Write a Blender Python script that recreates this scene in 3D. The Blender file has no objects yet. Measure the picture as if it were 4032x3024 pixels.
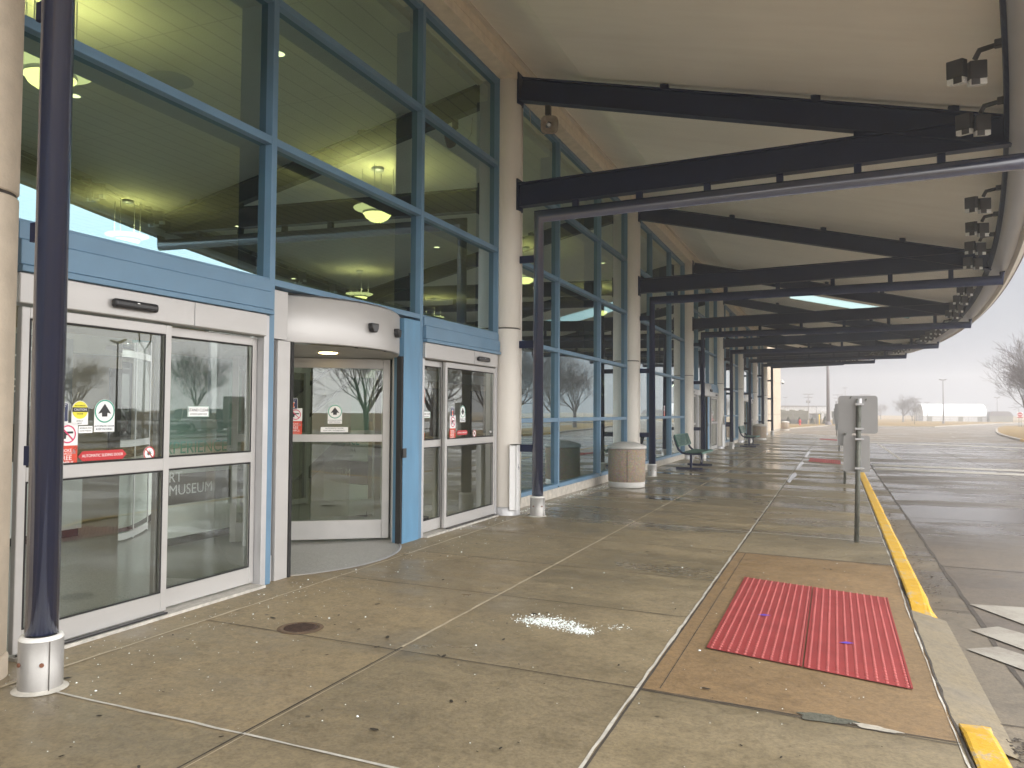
import bpy, math, random
from mathutils import Vector, Matrix
random.seed(7)
SC = bpy.context.scene
COL = SC.collection
R = math.radians
PI = math.pi

# ------------------------------------------------------------------ camera
CAM_H = 1.55
yaw, pitch, roll = R(22.348), R(1.996), R(0.368)
fw = Vector((-math.sin(yaw)*math.cos(pitch), math.cos(yaw)*math.cos(pitch), math.sin(pitch)))
rt = Vector((math.cos(yaw), math.sin(yaw), 0)); up = rt.cross(fw)
r2 = rt*math.cos(roll)+up*math.sin(roll); u2 = -rt*math.sin(roll)+up*math.cos(roll)
cam_d = bpy.data.cameras.new('camera'); cam = bpy.data.objects.new('camera', cam_d); COL.objects.link(cam)
M3 = Matrix((r2, u2, -fw)).transposed()
cam.matrix_world = Matrix.Translation((0, 0, CAM_H)) @ M3.to_4x4()
cam_d.sensor_width = 36; cam_d.lens = 36*3088/4032
cam_d.clip_start = 0.05; cam_d.clip_end = 2000
SC.camera = cam

# ------------------------------------------------------------------ sky, sun, exposure
SUN_EL, SUN_AZ = R(22), R(100)          # azimuth measured from +Y towards +X (over the road)
w = bpy.data.worlds.new('World'); SC.world = w; w.use_nodes = True
nt = w.node_tree; nt.nodes.clear()
sky = nt.nodes.new('ShaderNodeTexSky'); sky.sky_type = 'NISHITA'; sky.sun_disc = False
sky.sun_elevation = SUN_EL; sky.sun_rotation = SUN_AZ; sky.air_density = 1.0; sky.dust_density = 6.0; sky.ozone_density = 1.0
hsv = nt.nodes.new('ShaderNodeHueSaturation'); hsv.inputs['Saturation'].default_value = 0.12
mixw = nt.nodes.new('ShaderNodeMix'); mixw.data_type = 'RGBA'; mixw.inputs[0].default_value = 0.75
mixw.inputs[7].default_value = (3.2, 3.32, 3.7, 1)   # even cloud layer over the Nishita sky
bg = nt.nodes.new('ShaderNodeBackground'); bg.inputs['Strength'].default_value = 0.05
wo = nt.nodes.new('ShaderNodeOutputWorld')
nt.links.new(sky.outputs[0], hsv.inputs['Color']); nt.links.new(hsv.outputs[0], mixw.inputs[6])
nt.links.new(mixw.outputs[2], bg.inputs['Color']); nt.links.new(bg.outputs[0], wo.inputs['Surface'])
sd = bpy.data.lights.new('sun', 'SUN'); sd.energy = 2.95; sd.angle = R(150); sd.color = (1, .97, .93)
sun = bpy.data.objects.new('sun', sd); COL.objects.link(sun)
sdir = Vector((math.sin(SUN_AZ)*math.cos(SUN_EL), math.cos(SUN_AZ)*math.cos(SUN_EL), math.sin(SUN_EL)))
sun.rotation_euler = sdir.to_track_quat('Z', 'Y').to_euler()
SC.view_settings.view_transform = 'Standard'; SC.view_settings.look = 'None'
SC.view_settings.gamma = 1; SC.view_settings.use_curve_mapping = False
SC.view_settings.exposure = 1.8
cy = SC.cycles
cy.max_bounces = 10; cy.diffuse_bounces = 6; cy.glossy_bounces = 5; cy.transparent_max_bounces = 16
cy.transmission_bounces = 4; cy.volume_bounces = 1; cy.use_denoising = True
cy.sample_clamp_indirect = 6; cy.caustics_reflective = True; cy.blur_glossy = 0.6; cy.caustics_refractive = False

# ------------------------------------------------------------------ materials
def NT(name):
    m = bpy.data.materials.new(name); m.use_nodes = True
    n = m.node_tree; n.nodes.clear()
    out = n.nodes.new('ShaderNodeOutputMaterial')
    return m, n, out
def noise(n, scale, detail=4, rough=.55, vec=None, dist=0):
    t = n.nodes.new('ShaderNodeTexNoise'); t.inputs['Scale'].default_value = scale
    t.inputs['Detail'].default_value = detail; t.inputs['Roughness'].default_value = rough
    t.inputs['Distortion'].default_value = dist
    if vec is not None: n.links.new(vec, t.inputs['Vector'])
    return t.outputs['Fac']
def ramp(n, fac, stops):
    r = n.nodes.new('ShaderNodeValToRGB'); e = r.color_ramp.elements
    while len(e) < len(stops): e.new(0.5)
    for k, (p, c) in enumerate(stops):
        e[k].position = p; e[k].color = (*c, 1) if len(c) == 3 else c
    n.links.new(fac, r.inputs['Fac']); return r.outputs['Color']
def mixc(n, fac, a, b, mode='MIX'):
    m = n.nodes.new('ShaderNodeMix'); m.data_type = 'RGBA'; m.blend_type = mode
    for s, v in ((m.inputs[0], fac), (m.inputs[6], a), (m.inputs[7], b)):
        if hasattr(v, 'is_linked'): n.links.new(v, s)
        elif isinstance(v, (int, float)): s.default_value = v
        else: s.default_value = (*v, 1)
    return m.outputs[2]
def math_(n, op, a, b=None, clamp=False):
    m = n.nodes.new('ShaderNodeMath'); m.operation = op; m.use_clamp = clamp
    for i, v in enumerate((a, b)):
        if v is None: continue
        if hasattr(v, 'is_linked'): n.links.new(v, m.inputs[i])
        else: m.inputs[i].default_value = v
    return m.outputs[0]
def objvec(n, scale=(1, 1, 1), world=False):
    if world:
        g = n.nodes.new('ShaderNodeNewGeometry'); o = g.outputs['Position']
    else:
        g = n.nodes.new('ShaderNodeTexCoord'); o = g.outputs['Object']
    mp = n.nodes.new('ShaderNodeMapping'); mp.inputs['Scale'].default_value = scale
    n.links.new(o, mp.inputs['Vector']); return mp.outputs[0]
def bump(n, h, strength=.2, dist=.02):
    b = n.nodes.new('ShaderNodeBump'); b.inputs['Strength'].default_value = strength; b.inputs['Distance'].default_value = dist
    n.links.new(h, b.inputs['Height']); return b.outputs[0]
def bsdf(n, out, col, rough=.5, metal=0, spec=.5, nrm=None, coat=0, emit=None):
    b = n.nodes.new('ShaderNodeBsdfPrincipled')
    for key, v in (('Base Color', col), ('Roughness', rough), ('Metallic', metal), ('Specular IOR Level', spec)):
        if hasattr(v, 'is_linked'): n.links.new(v, b.inputs[key])
        elif isinstance(v, (int, float)): b.inputs[key].default_value = v
        else: b.inputs[key].default_value = (*v, 1)
    if nrm is not None: n.links.new(nrm, b.inputs['Normal'])
    if coat: b.inputs['Coat Weight'].default_value = coat; b.inputs['Coat Roughness'].default_value = .12
    if emit: b.inputs['Emission Color'].default_value = (*emit[0], 1); b.inputs['Emission Strength'].default_value = emit[1]
    n.links.new(b.outputs[0], out.inputs['Surface']); return b
MATS = {}
def pmat(name, col, rough=.5, metal=0, var=.12, vs=3, bs=0, bscale=60, spec=.5, coat=0, stretch=(1, 1, 1), rvar=.1):
    """painted / plain surface with mild procedural variation of colour, gloss and relief"""
    if name in MATS: return MATS[name]
    m, n, out = NT(name); v = objvec(n, stretch, world=True)
    f = noise(n, vs, 5, .6, v)
    c = ramp(n, f, [(.25, [x*(1-var) for x in col]), (.75, [min(1, x*(1+var)) for x in col])])
    f2 = noise(n, vs*4, 3, .5, v)
    rr = math_(n, 'ADD', math_(n, 'MULTIPLY', f2, rvar*2), rough-rvar, True)
    nr = bump(n, noise(n, bscale, 3, .6, v), bs, .01) if bs else None
    bsdf(n, out, c, rr, metal, spec, nr, coat); MATS[name] = m; return m
def emat(name, col, s):
    if name in MATS: return MATS[name]
    m, n, out = NT(name); e = n.nodes.new('ShaderNodeEmission'); e.inputs[0].default_value = (*col, 1); e.inputs[1].default_value = s
    n.links.new(e.outputs[0], out.inputs['Surface']); MATS[name] = m; return m
def glass_mat(name, tint, gtint, base, warp=.0, wscale=.8, fk=1.7):
    m, n, out = NT(name)
    tr = n.nodes.new('ShaderNodeBsdfTransparent'); tr.inputs[0].default_value = (*tint, 1)
    gl = n.nodes.new('ShaderNodeBsdfGlossy'); gl.inputs['Color'].default_value = (*gtint, 1); gl.inputs['Roughness'].default_value = .0
    gw = n.nodes.new('ShaderNodeBsdfGlossy'); gw.inputs['Color'].default_value = (.95, .98, .97, 1); gw.inputs['Roughness'].default_value = .0
    fr = n.nodes.new('ShaderNodeFresnel'); fr.inputs['IOR'].default_value = 1.5
    fac = math_(n, 'MULTIPLY', fr.outputs[0], fk, True)
    if warp:
        nr = bump(n, noise(n, wscale, 2, .5, objvec(n, (1, 1, 1.4), world=True)), warp, .05)
        n.links.new(nr, gl.inputs['Normal']); n.links.new(nr, gw.inputs['Normal'])
    m1 = n.nodes.new('ShaderNodeMixShader'); m1.inputs[0].default_value = base
    n.links.new(tr.outputs[0], m1.inputs[1]); n.links.new(gl.outputs[0], m1.inputs[2])
    mx = n.nodes.new('ShaderNodeMixShader'); n.links.new(fac, mx.inputs[0])
    n.links.new(m1.outputs[0], mx.inputs[1]); n.links.new(gw.outputs[0], mx.inputs[2]); n.links.new(mx.outputs[0], out.inputs['Surface'])
    MATS[name] = m; return m

M_BLUE = pmat('blue_frame_paint', (.11, .21, .315), .42, 0, .10, 2.5, .05, 90)
M_BLUEP = pmat('blue_scratched_post', (.10, .24, .385), .45, 0, .22, 3, .05, 60, stretch=(1, 1, .25))
M_ALU = pmat('brushed_aluminium', (.45, .44, .43), .4, .3, .06, 5, .03, 200, stretch=(1, .2, 1))
M_ALU2 = pmat('dull_aluminium', (.50, .50, .51), .42, .45, .08, 4, .03, 160)
M_NAVY = pmat('navy_steel_paint', (.005, .011, .045), .45, 0, .25, 2, 0, 60, spec=.22)
M_NAVYG = pmat('navy_gloss_pole_paint', (.010, .018, .060), .26, 0, .1, 2, 0, 70, spec=1.0, coat=.8, rvar=.02)
M_COLP = pmat('painted_column', (.72, .68, .62), .55, 0, .05, 1.2, .12, 30)
M_CONC = pmat('precast_concrete', (.60, .515, .41), .8, 0, .12, 7, .25, 45)
M_STAIN = pmat('stainless_sleeve', (.36, .35, .335), .48, .5, .15, 6, .05, 90)
M_BLACK = pmat('black_plastic', (.012, .012, .014), .35, 0, .1, 5)
M_DARK = pmat('black_rubber', (.012, .012, .012), .8, 0, .2, 9)
M_WHITE = pmat('white_vinyl', (.78, .79, .79), .4, 0, .03, 4)
M_RED = pmat('red_vinyl', (.47, .02, .026), .4, 0, .05, 4)
M_ORED = pmat('orange_red_vinyl', (.60, .055, .022), .4, 0, .05, 4)
M_NAVYV = pmat('navy_vinyl', (.02, .03, .09), .4, 0, .05, 4)
M_ORANGE = pmat('orange_vinyl', (.85, .17, .05), .45, 0, .05, 4)
M_GREEN = pmat('green_vinyl', (.02, .30, .20), .4, 0, .05, 4)
M_YELL = pmat('yellow_vinyl', (.75, .68, .04), .4, 0, .05, 4)
M_PINK = pmat('crimson_vinyl', (.62, .03, .13), .4, 0, .05, 4)
M_INK = pmat('black_ink', (.015, .015, .018), .5, 0, .05, 4)
M_GREY = pmat('grey_ink', (.25, .26, .28), .5, 0, .05, 4)
M_FBEAM = pmat('tan_fascia_concrete', (.72, .63, .50), .8, 0, .12, 7, .2, 45)
G_UP = glass_mat('tinted_facade_glass', (.26, .325, .19), (.40, .80, .98), .26, .012)
G_DOOR = glass_mat('clear_door_glass', (.74, .77, .74), (.88, .96, .97), .06, .006, fk=1.25)
G_REV = glass_mat('revolving_door_glass', (.52, .58, .46), (.9, .96, .95), .08, .006)

# ------------------------------------------------------------------ mesh builder
class MB:
    def __init__(s): s.v = []; s.f = []; s.sm = []
    def add(s, vs, fs, smooth=False):
        o = len(s.v); s.v += [tuple(x) for x in vs]
        for f in fs: s.f.append([i+o for i in f]); s.sm.append(smooth)
        return s
    def box(s, x0, x1, y0, y1, z0, z1):
        x0, x1 = min(x0, x1), max(x0, x1); y0, y1 = min(y0, y1), max(y0, y1); z0, z1 = min(z0, z1), max(z0, z1)
        v = [(x0, y0, z0), (x1, y0, z0), (x1, y1, z0), (x0, y1, z0), (x0, y0, z1), (x1, y0, z1), (x1, y1, z1), (x0, y1, z1)]
        return s.add(v, [(0, 3, 2, 1), (4, 5, 6, 7), (0, 1, 5, 4), (1, 2, 6, 5), (2, 3, 7, 6), (3, 0, 4, 7)])
    def obox(s, c, ax, ay, az):
        c, ax, ay, az = Vector(c), Vector(ax), Vector(ay), Vector(az)
        v = [c+ax*i+ay*j+az*k for k in (-1, 1) for i, j in ((-1, -1), (1, -1), (1, 1), (-1, 1))]
        return s.add(v, [(0, 3, 2, 1), (4, 5, 6, 7), (0, 1, 5, 4), (1, 2, 6, 5), (2, 3, 7, 6), (3, 0, 4, 7)])
    def tube(s, pts, rad, n=12, caps=True, smooth=True):
        pts = [Vector(p) for p in pts]; m = len(pts)
        if not hasattr(rad, '__len__'): rad = [rad]*m
        rings = []; prev = None
        for i, p in enumerate(pts):
            d = (pts[min(i+1, m-1)]-pts[max(i-1, 0)]).normalized()
            a = prev if prev is not None else (Vector((0, 0, 1)) if abs(d.z) < .9 else Vector((1, 0, 0)))
            b = d.cross(a).normalized(); a = b.cross(d).normalized(); prev = a
            k = 1.0
            if 0 < i < m-1:
                d1 = (pts[i]-pts[i-1]).normalized(); d2 = (pts[i+1]-pts[i]).normalized()
                h = (d1-d2)
                c = max(.35, math.sqrt(max(0, (1+d1.dot(d2))/2)))
                if h.length > 1e-5:
                    h.normalize()
                    ring = []
                    for q in range(n):
                        o = a*math.cos(2*PI*q/n)+b*math.sin(2*PI*q/n)
                        o = o+h*(o.dot(h))*(1/c-1)
                        ring.append(p+o*rad[i])
                    rings.append(ring); continue
            rings.append([p+(a*math.cos(2*PI*q/n)+b*math.sin(2*PI*q/n))*rad[i] for q in range(n)])
        o = len(s.v)
        for r in rings: s.v += [tuple(x) for x in r]
        for i in range(m-1):
            for q in range(n):
                s.f.append([o+i*n+q, o+i*n+(q+1) % n, o+(i+1)*n+(q+1) % n, o+(i+1)*n+q]); s.sm.append(smooth)
        if caps:
            s.f.append([o+q for q in range(n)][::-1]); s.sm.append(False)
            s.f.append([o+(m-1)*n+q for q in range(n)]); s.sm.append(False)
        return s
    def lathe(s, prof, c=(0, 0, 0), n=24, smooth=True, a0=0, a1=2*PI):
        full = abs(a1-a0-2*PI) < 1e-6; k = n if full else n+1; o = len(s.v)
        for r, z in prof:
            for q in range(k):
                a = a0+(a1-a0)*q/n; s.v.append((c[0]+r*math.cos(a), c[1]+r*math.sin(a), c[2]+z))
        for i in range(len(prof)-1):
            for q in range(n):
                q2 = (q+1) % k
                s.f.append([o+i*k+q, o+i*k+q2, o+(i+1)*k+q2, o+(i+1)*k+q]); s.sm.append(smooth)
        return s
    def prism(s, poly, ext):
        n = len(poly); e = Vector(ext); p = [Vector(q) for q in poly]
        vs = p+[q+e for q in p]
        fs = [list(range(n))[::-1], [n+i for i in range(n)]]+[(i, (i+1) % n, n+(i+1) % n, n+i) for i in range(n)]
        return s.add(vs, fs)
    def build(s, name, mat, parent=None, local=False, bevel=0, seg=1):
        me = bpy.data.meshes.new(name)
        off = Vector((0, 0, 0)); p = parent
        if not local:
            while p is not None: off += p.location; p = p.parent
        me.from_pydata([tuple(Vector(v)-off) for v in s.v], [], s.f)
        me.polygons.foreach_set('use_smooth', s.sm); me.update()
        for mm in (mat if isinstance(mat, (list, tuple)) else [mat]): me.materials.append(mm)
        o = bpy.data.objects.new(name, me); COL.objects.link(o)
        if parent is not None: o.parent = parent
        if bevel:
            b = o.modifiers.new('bevel', 'BEVEL'); b.width = bevel; b.segments = seg; b.limit_method = 'ANGLE'; b.angle_limit = R(40)
        return o
def thing(name, label, cat, loc=(0, 0, 0), rz=0, group=None):
    o = bpy.data.objects.new(name, None); COL.objects.link(o); o.empty_display_size = .2
    o.location = loc; o.rotation_euler = (0, 0, rz)
    return tag(o, label, cat, group)
def tag(o, label, cat, group=None):
    o['label'] = label; o['category'] = cat
    if group: o['group'] = group
    return o
def struct(o): o['kind'] = 'structure'; return o
def dup(o, parent=None, loc=None, rz=None, label=None):
    c = o.copy(); COL.objects.link(c)
    if parent is not None: c.parent = parent
    if loc is not None: c.location = loc
    if rz is not None: c.rotation_euler = (0, 0, rz)
    if label: c['label'] = label
    for ch in [x for x in KIDS.get(o.name, [])]: KIDS.setdefault(c.name, []).append(dup(ch, c))
    return c
KIDS = {}
def index_kids():
    KIDS.clear()
    for o in COL.objects:
        if o.parent: KIDS.setdefault(o.parent.name, []).append(o)
def text(s, size, mat, parent, pos, facing=(1, 0, 0), align='CENTER', name='lettering', sx=1.0, ext=.0006):
    """flat lettering; facing = outward normal (horizontal)"""
    cu = bpy.data.curves.new('t', 'FONT'); cu.body = s; cu.size = size; cu.align_x = align; cu.align_y = 'CENTER'; cu.extrude = ext
    cu.resolution_u = 3; cu.space_line = .95
    t = bpy.data.objects.new('t', cu); COL.objects.link(t)
    bpy.context.view_layer.update()
    me = bpy.data.meshes.new_from_object(t.evaluated_get(bpy.context.evaluated_depsgraph_get()))
    bpy.data.objects.remove(t); bpy.data.curves.remove(cu)
    nrm = Vector((facing[0], facing[1], 0)).normalized(); ux = Vector((-nrm.y, nrm.x, 0))
    off = Vector((0, 0, 0)); p = parent
    while p is not None: off += p.location; p = p.parent
    P0 = Vector(pos)-off
    for v in me.vertices:
        q = v.co.copy(); v.co = P0+ux*(q.x*sx)+Vector((0, 0, 1))*q.y+nrm*q.z
    me.materials.clear(); me.materials.append(mat); me.name = name
    o = bpy.data.objects.new(name, me); COL.objects.link(o); o.parent = parent
    return o
class Flat:
    """decal drawing helper on a vertical plane: local (u, z) -> world"""
    def __init__(s, org, nrm): s.o = Vector(org); s.n = Vector((nrm[0], nrm[1], 0)).normalized(); s.u = Vector((-s.n.y, s.n.x, 0))
    def P(s, u, z, d=0): return s.o+s.u*u+Vector((0, 0, z))+s.n*d
    def poly(s, pts, d=0, th=.0012, mb=None):
        mb = mb or MB(); mb.prism([s.P(a, b, d) for a, b in pts], s.n*th); return mb
    def rect(s, a, b, c, e, d=0, mb=None, r=0):
        if r:
            pts = []
            for cx, cz, a0 in ((c-r, e-r, 0), (a+r, e-r, 90), (a+r, b+r, 180), (c-r, b+r, 270)):
                pts += [(cx+r*math.cos(R(a0+t)), cz+r*math.sin(R(a0+t))) for t in (0, 30, 60, 90)]
            return s.poly(pts, d, mb=mb)
        return s.poly([(a, b), (c, b), (c, e), (a, e)], d, mb=mb)
    def disc(s, cu, cz, r, d=0, n=28, mb=None): return s.poly([(cu+r*math.cos(2*PI*i/n), cz+r*math.sin(2*PI*i/n)) for i in range(n)], d, mb=mb)
    def ring(s, cu, cz, r0, r1, d=0, n=32, mb=None, th=.0012):
        mb = mb or MB()
        for i in range(n):
            a, b = 2*PI*i/n, 2*PI*(i+1)/n
            pts = [(cu+r*math.cos(t), cz+r*math.sin(t)) for r, t in ((r0, a), (r1, a), (r1, b), (r0, b))]
            mb.add([s.P(x, y, d+th) for x, y in pts], [(0, 1, 2, 3)])
        return mb
    def bar(s, p, q, wdt, d=0, mb=None):
        a, b = Vector((p[0], p[1])), Vector((q[0], q[1])); t = (b-a).normalized(); m = Vector((-t.y, t.x))*wdt/2
        return s.poly([tuple(a-m), tuple(b-m), tuple(b+m), tuple(a+m)], d, mb=mb)

# ------------------------------------------------------------------ layout numbers
PY = [3.05+7.95*i for i in range(8)]                 # column / pole lines
def arc(y): return 3.82-.0042*(y-30.9)**2             # canopy edge, bowed in plan
def pipez(x): return 4.62-.235*(x-2.1)
XG = -4.74                                            # glass plane
RAMPS = [(5.1, 7.6), (27.4, 29.9), (51.0, 53.7)]
def dipf(y):
    for a, b in RAMPS:
        if y < a-.95 or y > b+1.5: continue
        if y < a: return (y-(a-.95))/.95
        if y > b: return 1-(y-b)/1.5
        return 1
    return 0
def gz(x, y):
    z = -.015*(x+4.6)
    t = min(1, max(0, (x+1.05)/1.5))
    z -= .05*t*dipf(y)
    if y > 59: z -= .1*min(1, (y-59)/6)*min(1, max(0, (x+4.6)/5))
    return z

# ------------------------------------------------------------------ ground materials
def concrete_mat(name, dry, wet, wet_bias=.5, streak=(.30, .85, 1), speck=True):
    m, n, out = NT(name); v = objvec(n, (1, 1, 1), world=True)
    at = n.nodes.new('ShaderNodeAttribute'); at.attribute_name = 'slab'
    f1 = noise(n, .55, 6, .62, v, .6); f2 = noise(n, 4.5, 6, .65, v); f3 = noise(n, 55, 3, .6, v)
    vs = objvec(n, streak, world=True)
    w1 = noise(n, 1.0, 5, .55, vs, .4)
    sxy = n.nodes.new('ShaderNodeSeparateXYZ'); n.links.new(v, sxy.inputs[0])
    far = n.nodes.new('ShaderNodeMapRange'); far.inputs[1].default_value = 6; far.inputs[2].default_value = 15; far.inputs[3].default_value = -.02; far.inputs[4].default_value = .13
    n.links.new(sxy.outputs[1], far.inputs[0])
    wet_m = ramp(n, math_(n, 'ADD', math_(n, 'ADD', w1, math_(n, 'MULTIPLY', f1, .3)), far.outputs[0]), [(wet_bias+.06, (0, 0, 0)), (wet_bias+.30, (1, 1, 1))])
    c = mixc(n, wet_m, dry, wet)
    c = mixc(n, .62, c, ramp(n, f2, [(.25, (.62, .61, .58)), (.5, (1, 1, 1)), (.8, (1.25, 1.22, 1.15))]), 'MULTIPLY')
    c = mixc(n, .65, c, ramp(n, f1, [(.25, (.70, .70, .70)), (.75, (1.22, 1.20, 1.15))]), 'MULTIPLY')
    c = mixc(n, .85, c, ramp(n, f3, [(.25, (.72, .72, .72)), (.5, (1, 1, 1)), (.8, (1.22, 1.22, 1.2))]), 'MULTIPLY')
    # slab to slab difference and a few dark spots / rusty smears with shapes of their own
    c = mixc(n, 1, c, ramp(n, at.outputs['Fac'], [(0, (.76, .76, .73)), (.5, (1, 1, .97)), (1, (1.16, 1.12, 1.05))]), 'MULTIPLY')
    vo = n.nodes.new('ShaderNodeTexVoronoi'); vo.inputs['Scale'].default_value = 2.3; n.links.new(v, vo.inputs['Vector'])
    sp = ramp(n, vo.outputs['Distance'], [(.022, (1, 1, 1)), (.04, (0, 0, 0))])
    c = mixc(n, math_(n, 'MULTIPLY', sp, .75), c, (.035, .03, .025))
    rs = ramp(n, noise(n, 1.7, 6, .7, objvec(n, (1.2, .8, 1), world=True), 1.2), [(.66, (0, 0, 0)), (.8, (1, 1, 1))])
    c = mixc(n, math_(n, 'MULTIPLY', rs, .35), c, (.19, .10, .05))
    c = mixc(n, .9, c, ramp(n, noise(n, 19, 5, .7, v, .3), [(.28, (.70, .69, .67)), (.5, (1, 1, 1)), (.74, (1.24, 1.22, 1.17))]), 'MULTIPLY')
    rr = mixc(n, wet_m, (.68, .68, .68), (.20, .20, .20))
    rr = mixc(n, .35, rr, ramp(n, f2, [(.3, (.4, .4, .4)), (.7, (1, 1, 1))]), 'MULTIPLY')
    h = math_(n, 'ADD', math_(n, 'MULTIPLY', f3, .5), math_(n, 'MULTIPLY', f2, .6))
    b = n.nodes.new('ShaderNodeBump'); b.inputs['Distance'].default_value = .006; n.links.new(h, b.inputs['Height'])
    n.links.new(math_(n, 'SUBTRACT', .42, math_(n, 'MULTIPLY', wet_m, .34)), b.inputs['Strength'])
    bsdf(n, out, c, rr, 0, .5, b.outputs[0]); MATS[name] = m; return m
M_PAVE = concrete_mat('wet_pavement_concrete', (.245, .20, .13), (.18, .15, .102), .54)
M_RAMP = concrete_mat('tan_ramp_concrete', (.225, .15, .078), (.19, .13, .07), .68)
M_GUT = concrete_mat('gutter_concrete', (.22, .185, .145), (.155, .13, .105), .55)
M_ROAD = concrete_mat('wet_road_concrete', (.17, .14, .116), (.12, .098, .084), .54, (.16, .5, 1))
M_ROADD = concrete_mat('dry_road_concrete', (.22, .17, .12), (.185, .147, .11), .66)
def grass_mat():
    m, n, out = NT('dormant_grass'); v = objvec(n, world=True)
    f = noise(n, .25, 6, .7, v); f2 = noise(n, 9, 4, .7, v)
    c = ramp(n, f, [(.3, (.20, .125, .045)), (.55, (.26, .17, .06)), (.75, (.17, .13, .045))])
    c = mixc(n, .7, c, ramp(n, f2, [(.25, (.6, .6, .6)), (.75, (1.25, 1.25, 1.2))]), 'MULTIPLY')
    bsdf(n, out, c, .95, 0, .2, bump(n, f2, .8, .08)); return m
M_GRASS = grass_mat()
M_YEL = None
def yellow_paint():
    m, n, out = NT('worn_yellow_kerb_paint'); v = objvec(n, world=True)
    f = noise(n, 6, 6, .7, v); g = noise(n, 40, 4, .6, v)
    c = ramp(n, f, [(.3, (.47, .27, .02)), (.55, (.57, .345, .035)), (.8, (.60, .42, .11))])
    chip = ramp(n, math_(n, 'ADD', f, math_(n, 'MULTIPLY', g, .5)), [(.80, (0, 0, 0)), (.95, (1, 1, 1))])
    c = mixc(n, chip, c, (.34, .30, .25))
    bsdf(n, out, c, .75, 0, .2, bump(n, g, .4, .012)); return m
M_YEL = yellow_paint()
M_CAULK = pmat('white_joint_sealant', (.50, .48, .43), .6, 0, .25, 12, .3, 60)
M_CAULKT = pmat('tan_joint_sealant', (.47, .40, .29), .6, 0, .2, 10, .3, 60)
M_CRACK = pmat('dark_joint', (.055, .045, .036), .8, 0, .4, 14)
def road_paint():
    m, n, out = NT('worn_white_road_paint'); v = objvec(n, world=True); f = noise(n, 3.5, 8, .72, v); g = noise(n, 30, 4, .7, v)
    k = ramp(n, math_(n, 'ADD', f, math_(n, 'MULTIPLY', g, .35)), [(.60, (0, 0, 0)), (.86, (1, 1, 1))])
    c = mixc(n, math_(n, 'MULTIPLY', k, .75), (.34, .32, .275), (.18, .15, .125))
    bsdf(n, out, c, .5, 0, .4, bump(n, g, .2, .01)); return m
M_WPAINT = road_paint()
M_TAC = pmat('red_tactile_tile', (.275, .042, .042), .6, 0, .16, 4, .1, 120, spec=.2)
M_TACD = pmat('worn_lit_red_dome', (.40, .105, .10), .6, 0, .25, 5, spec=.2)  # lighter red: worn dome tops, plus light-against-shade dot contrast put into the colour

# ------------------------------------------------------------------ ground, road, pavement
g = MB(); g.add([(-500, -400, -.27), (600, -400, -.27), (600, 900, -.27), (-500, 900, -.27)], [(0, 1, 2, 3)])
struct(g.build('ground', M_GRASS))
ROAD = [(1.12, -60), (11.2, -60), (11.2, 55.0), (1.12, 55.0)]
g = MB(); g.add([(x, y, -.2) for x, y in ROAD], [(0, 1, 2, 3)]); struct(g.build('road', M_ROAD))
RD2 = [(1.12, 55), (11.2, 55), (11.25, 60.7), (12.4, 73.5), (13.9, 85), (18, 110), (22.2, 133), (33, 165), (60, 205), (62, 232), (36, 192), (30.2, 174.6), (22, 150), (16.2, 131), (12.1, 117), (6.8, 117), (-.8, 116.5), (-4.6, 92.6), (-5.1, 85.4), (-5.1, 66), (1.12, 66)]
g = MB(); g.add([(x, y, -.2) for x, y in RD2], [list(range(len(RD2)))]); struct(g.build('road', M_ROADD))
g = MB(); g.add([(18.6, -60, -.22), (26, -60, -.22), (26, 110, -.22), (18.6, 110, -.22)], [(0, 1, 2, 3)]); struct(g.build('road', M_ROAD))
g = MB(); g.add([(27.5, -40, -.215), (75, -40, -.215), (75, 110, -.215), (27.5, 110, -.215)], [(0, 1, 2, 3)]); struct(g.build('parking_lot', M_ROAD))
g = MB()
for k in range(30): g.box(33.2, 38.8, 10+k*2.9, 10.1+k*2.9, -.211, -.207)
for x in (19.4, 22.2, 25.1): g.box(x, x+.12, -50, 105, -.216, -.212)
struct(g.build('stall_line', M_WPAINT))

# pavement sheet (slab attribute per joint cell)
XJ = [-4.8, -4.3, -2.68, -1.07, .59]
def frange(a, b, s):
    r = []; x = a
    while x < b-1e-6: r.append(x); x += s
    r.append(b); return r
YJ = []
for i in range(-1, 8):
    for q in (0, 1.5, 3.2, 4.65, 6.35): YJ.append(PY[0]+7.95*i+q)
YJ = [y for y in YJ if y < 66]+[66]
xs = sorted(set([round(x, 3) for x in XJ+frange(-1.05, .59, .2)+[-3.5, -1.9]]))
ys = sorted(set([round(y, 3) for y in YJ+frange(3.8, 9.4, .25)+frange(26.3, 31.5, .5)+frange(50, 55.5, .5)]))
rnd = random.Random(3); slabv = {}
def mkpave(name, mat, x0, x1, y0, y1):
    X = [x for x in xs if x0-1e-4 <= x <= x1+1e-4]; Y = [y for y in ys if y0-1e-4 <= y <= y1+1e-4]
    mb = MB(); idx = {}
    mb.v = [(x, y, gz(x, y)) for y in Y for x in X]
    vals = []
    for j in range(len(Y)-1):
        for i in range(len(X)-1):
            a = j*len(X)+i; mb.f.append([a, a+1, a+len(X)+1, a+len(X)]); mb.sm.append(True)
            cx, cyy = (X[i]+X[i+1])/2, (Y[j]+Y[j+1])/2
            key = (sum(cx > t for t in XJ), sum(cyy > t for t in YJ))
            if key not in slabv: slabv[key] = rnd.uniform(.2, .85)
            vals.append(slabv[key])
    o = mb.build(name, mat)
    a = o.data.attributes.new('slab', 'FLOAT', 'FACE'); a.data.foreach_set('value', vals)
    return struct(o)
xs.append(-1.07) if -1.07 not in xs else None
xs = sorted(set(xs)); ys = sorted(set(ys+[4.55, 9.4])); YJ = sorted(YJ)
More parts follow.
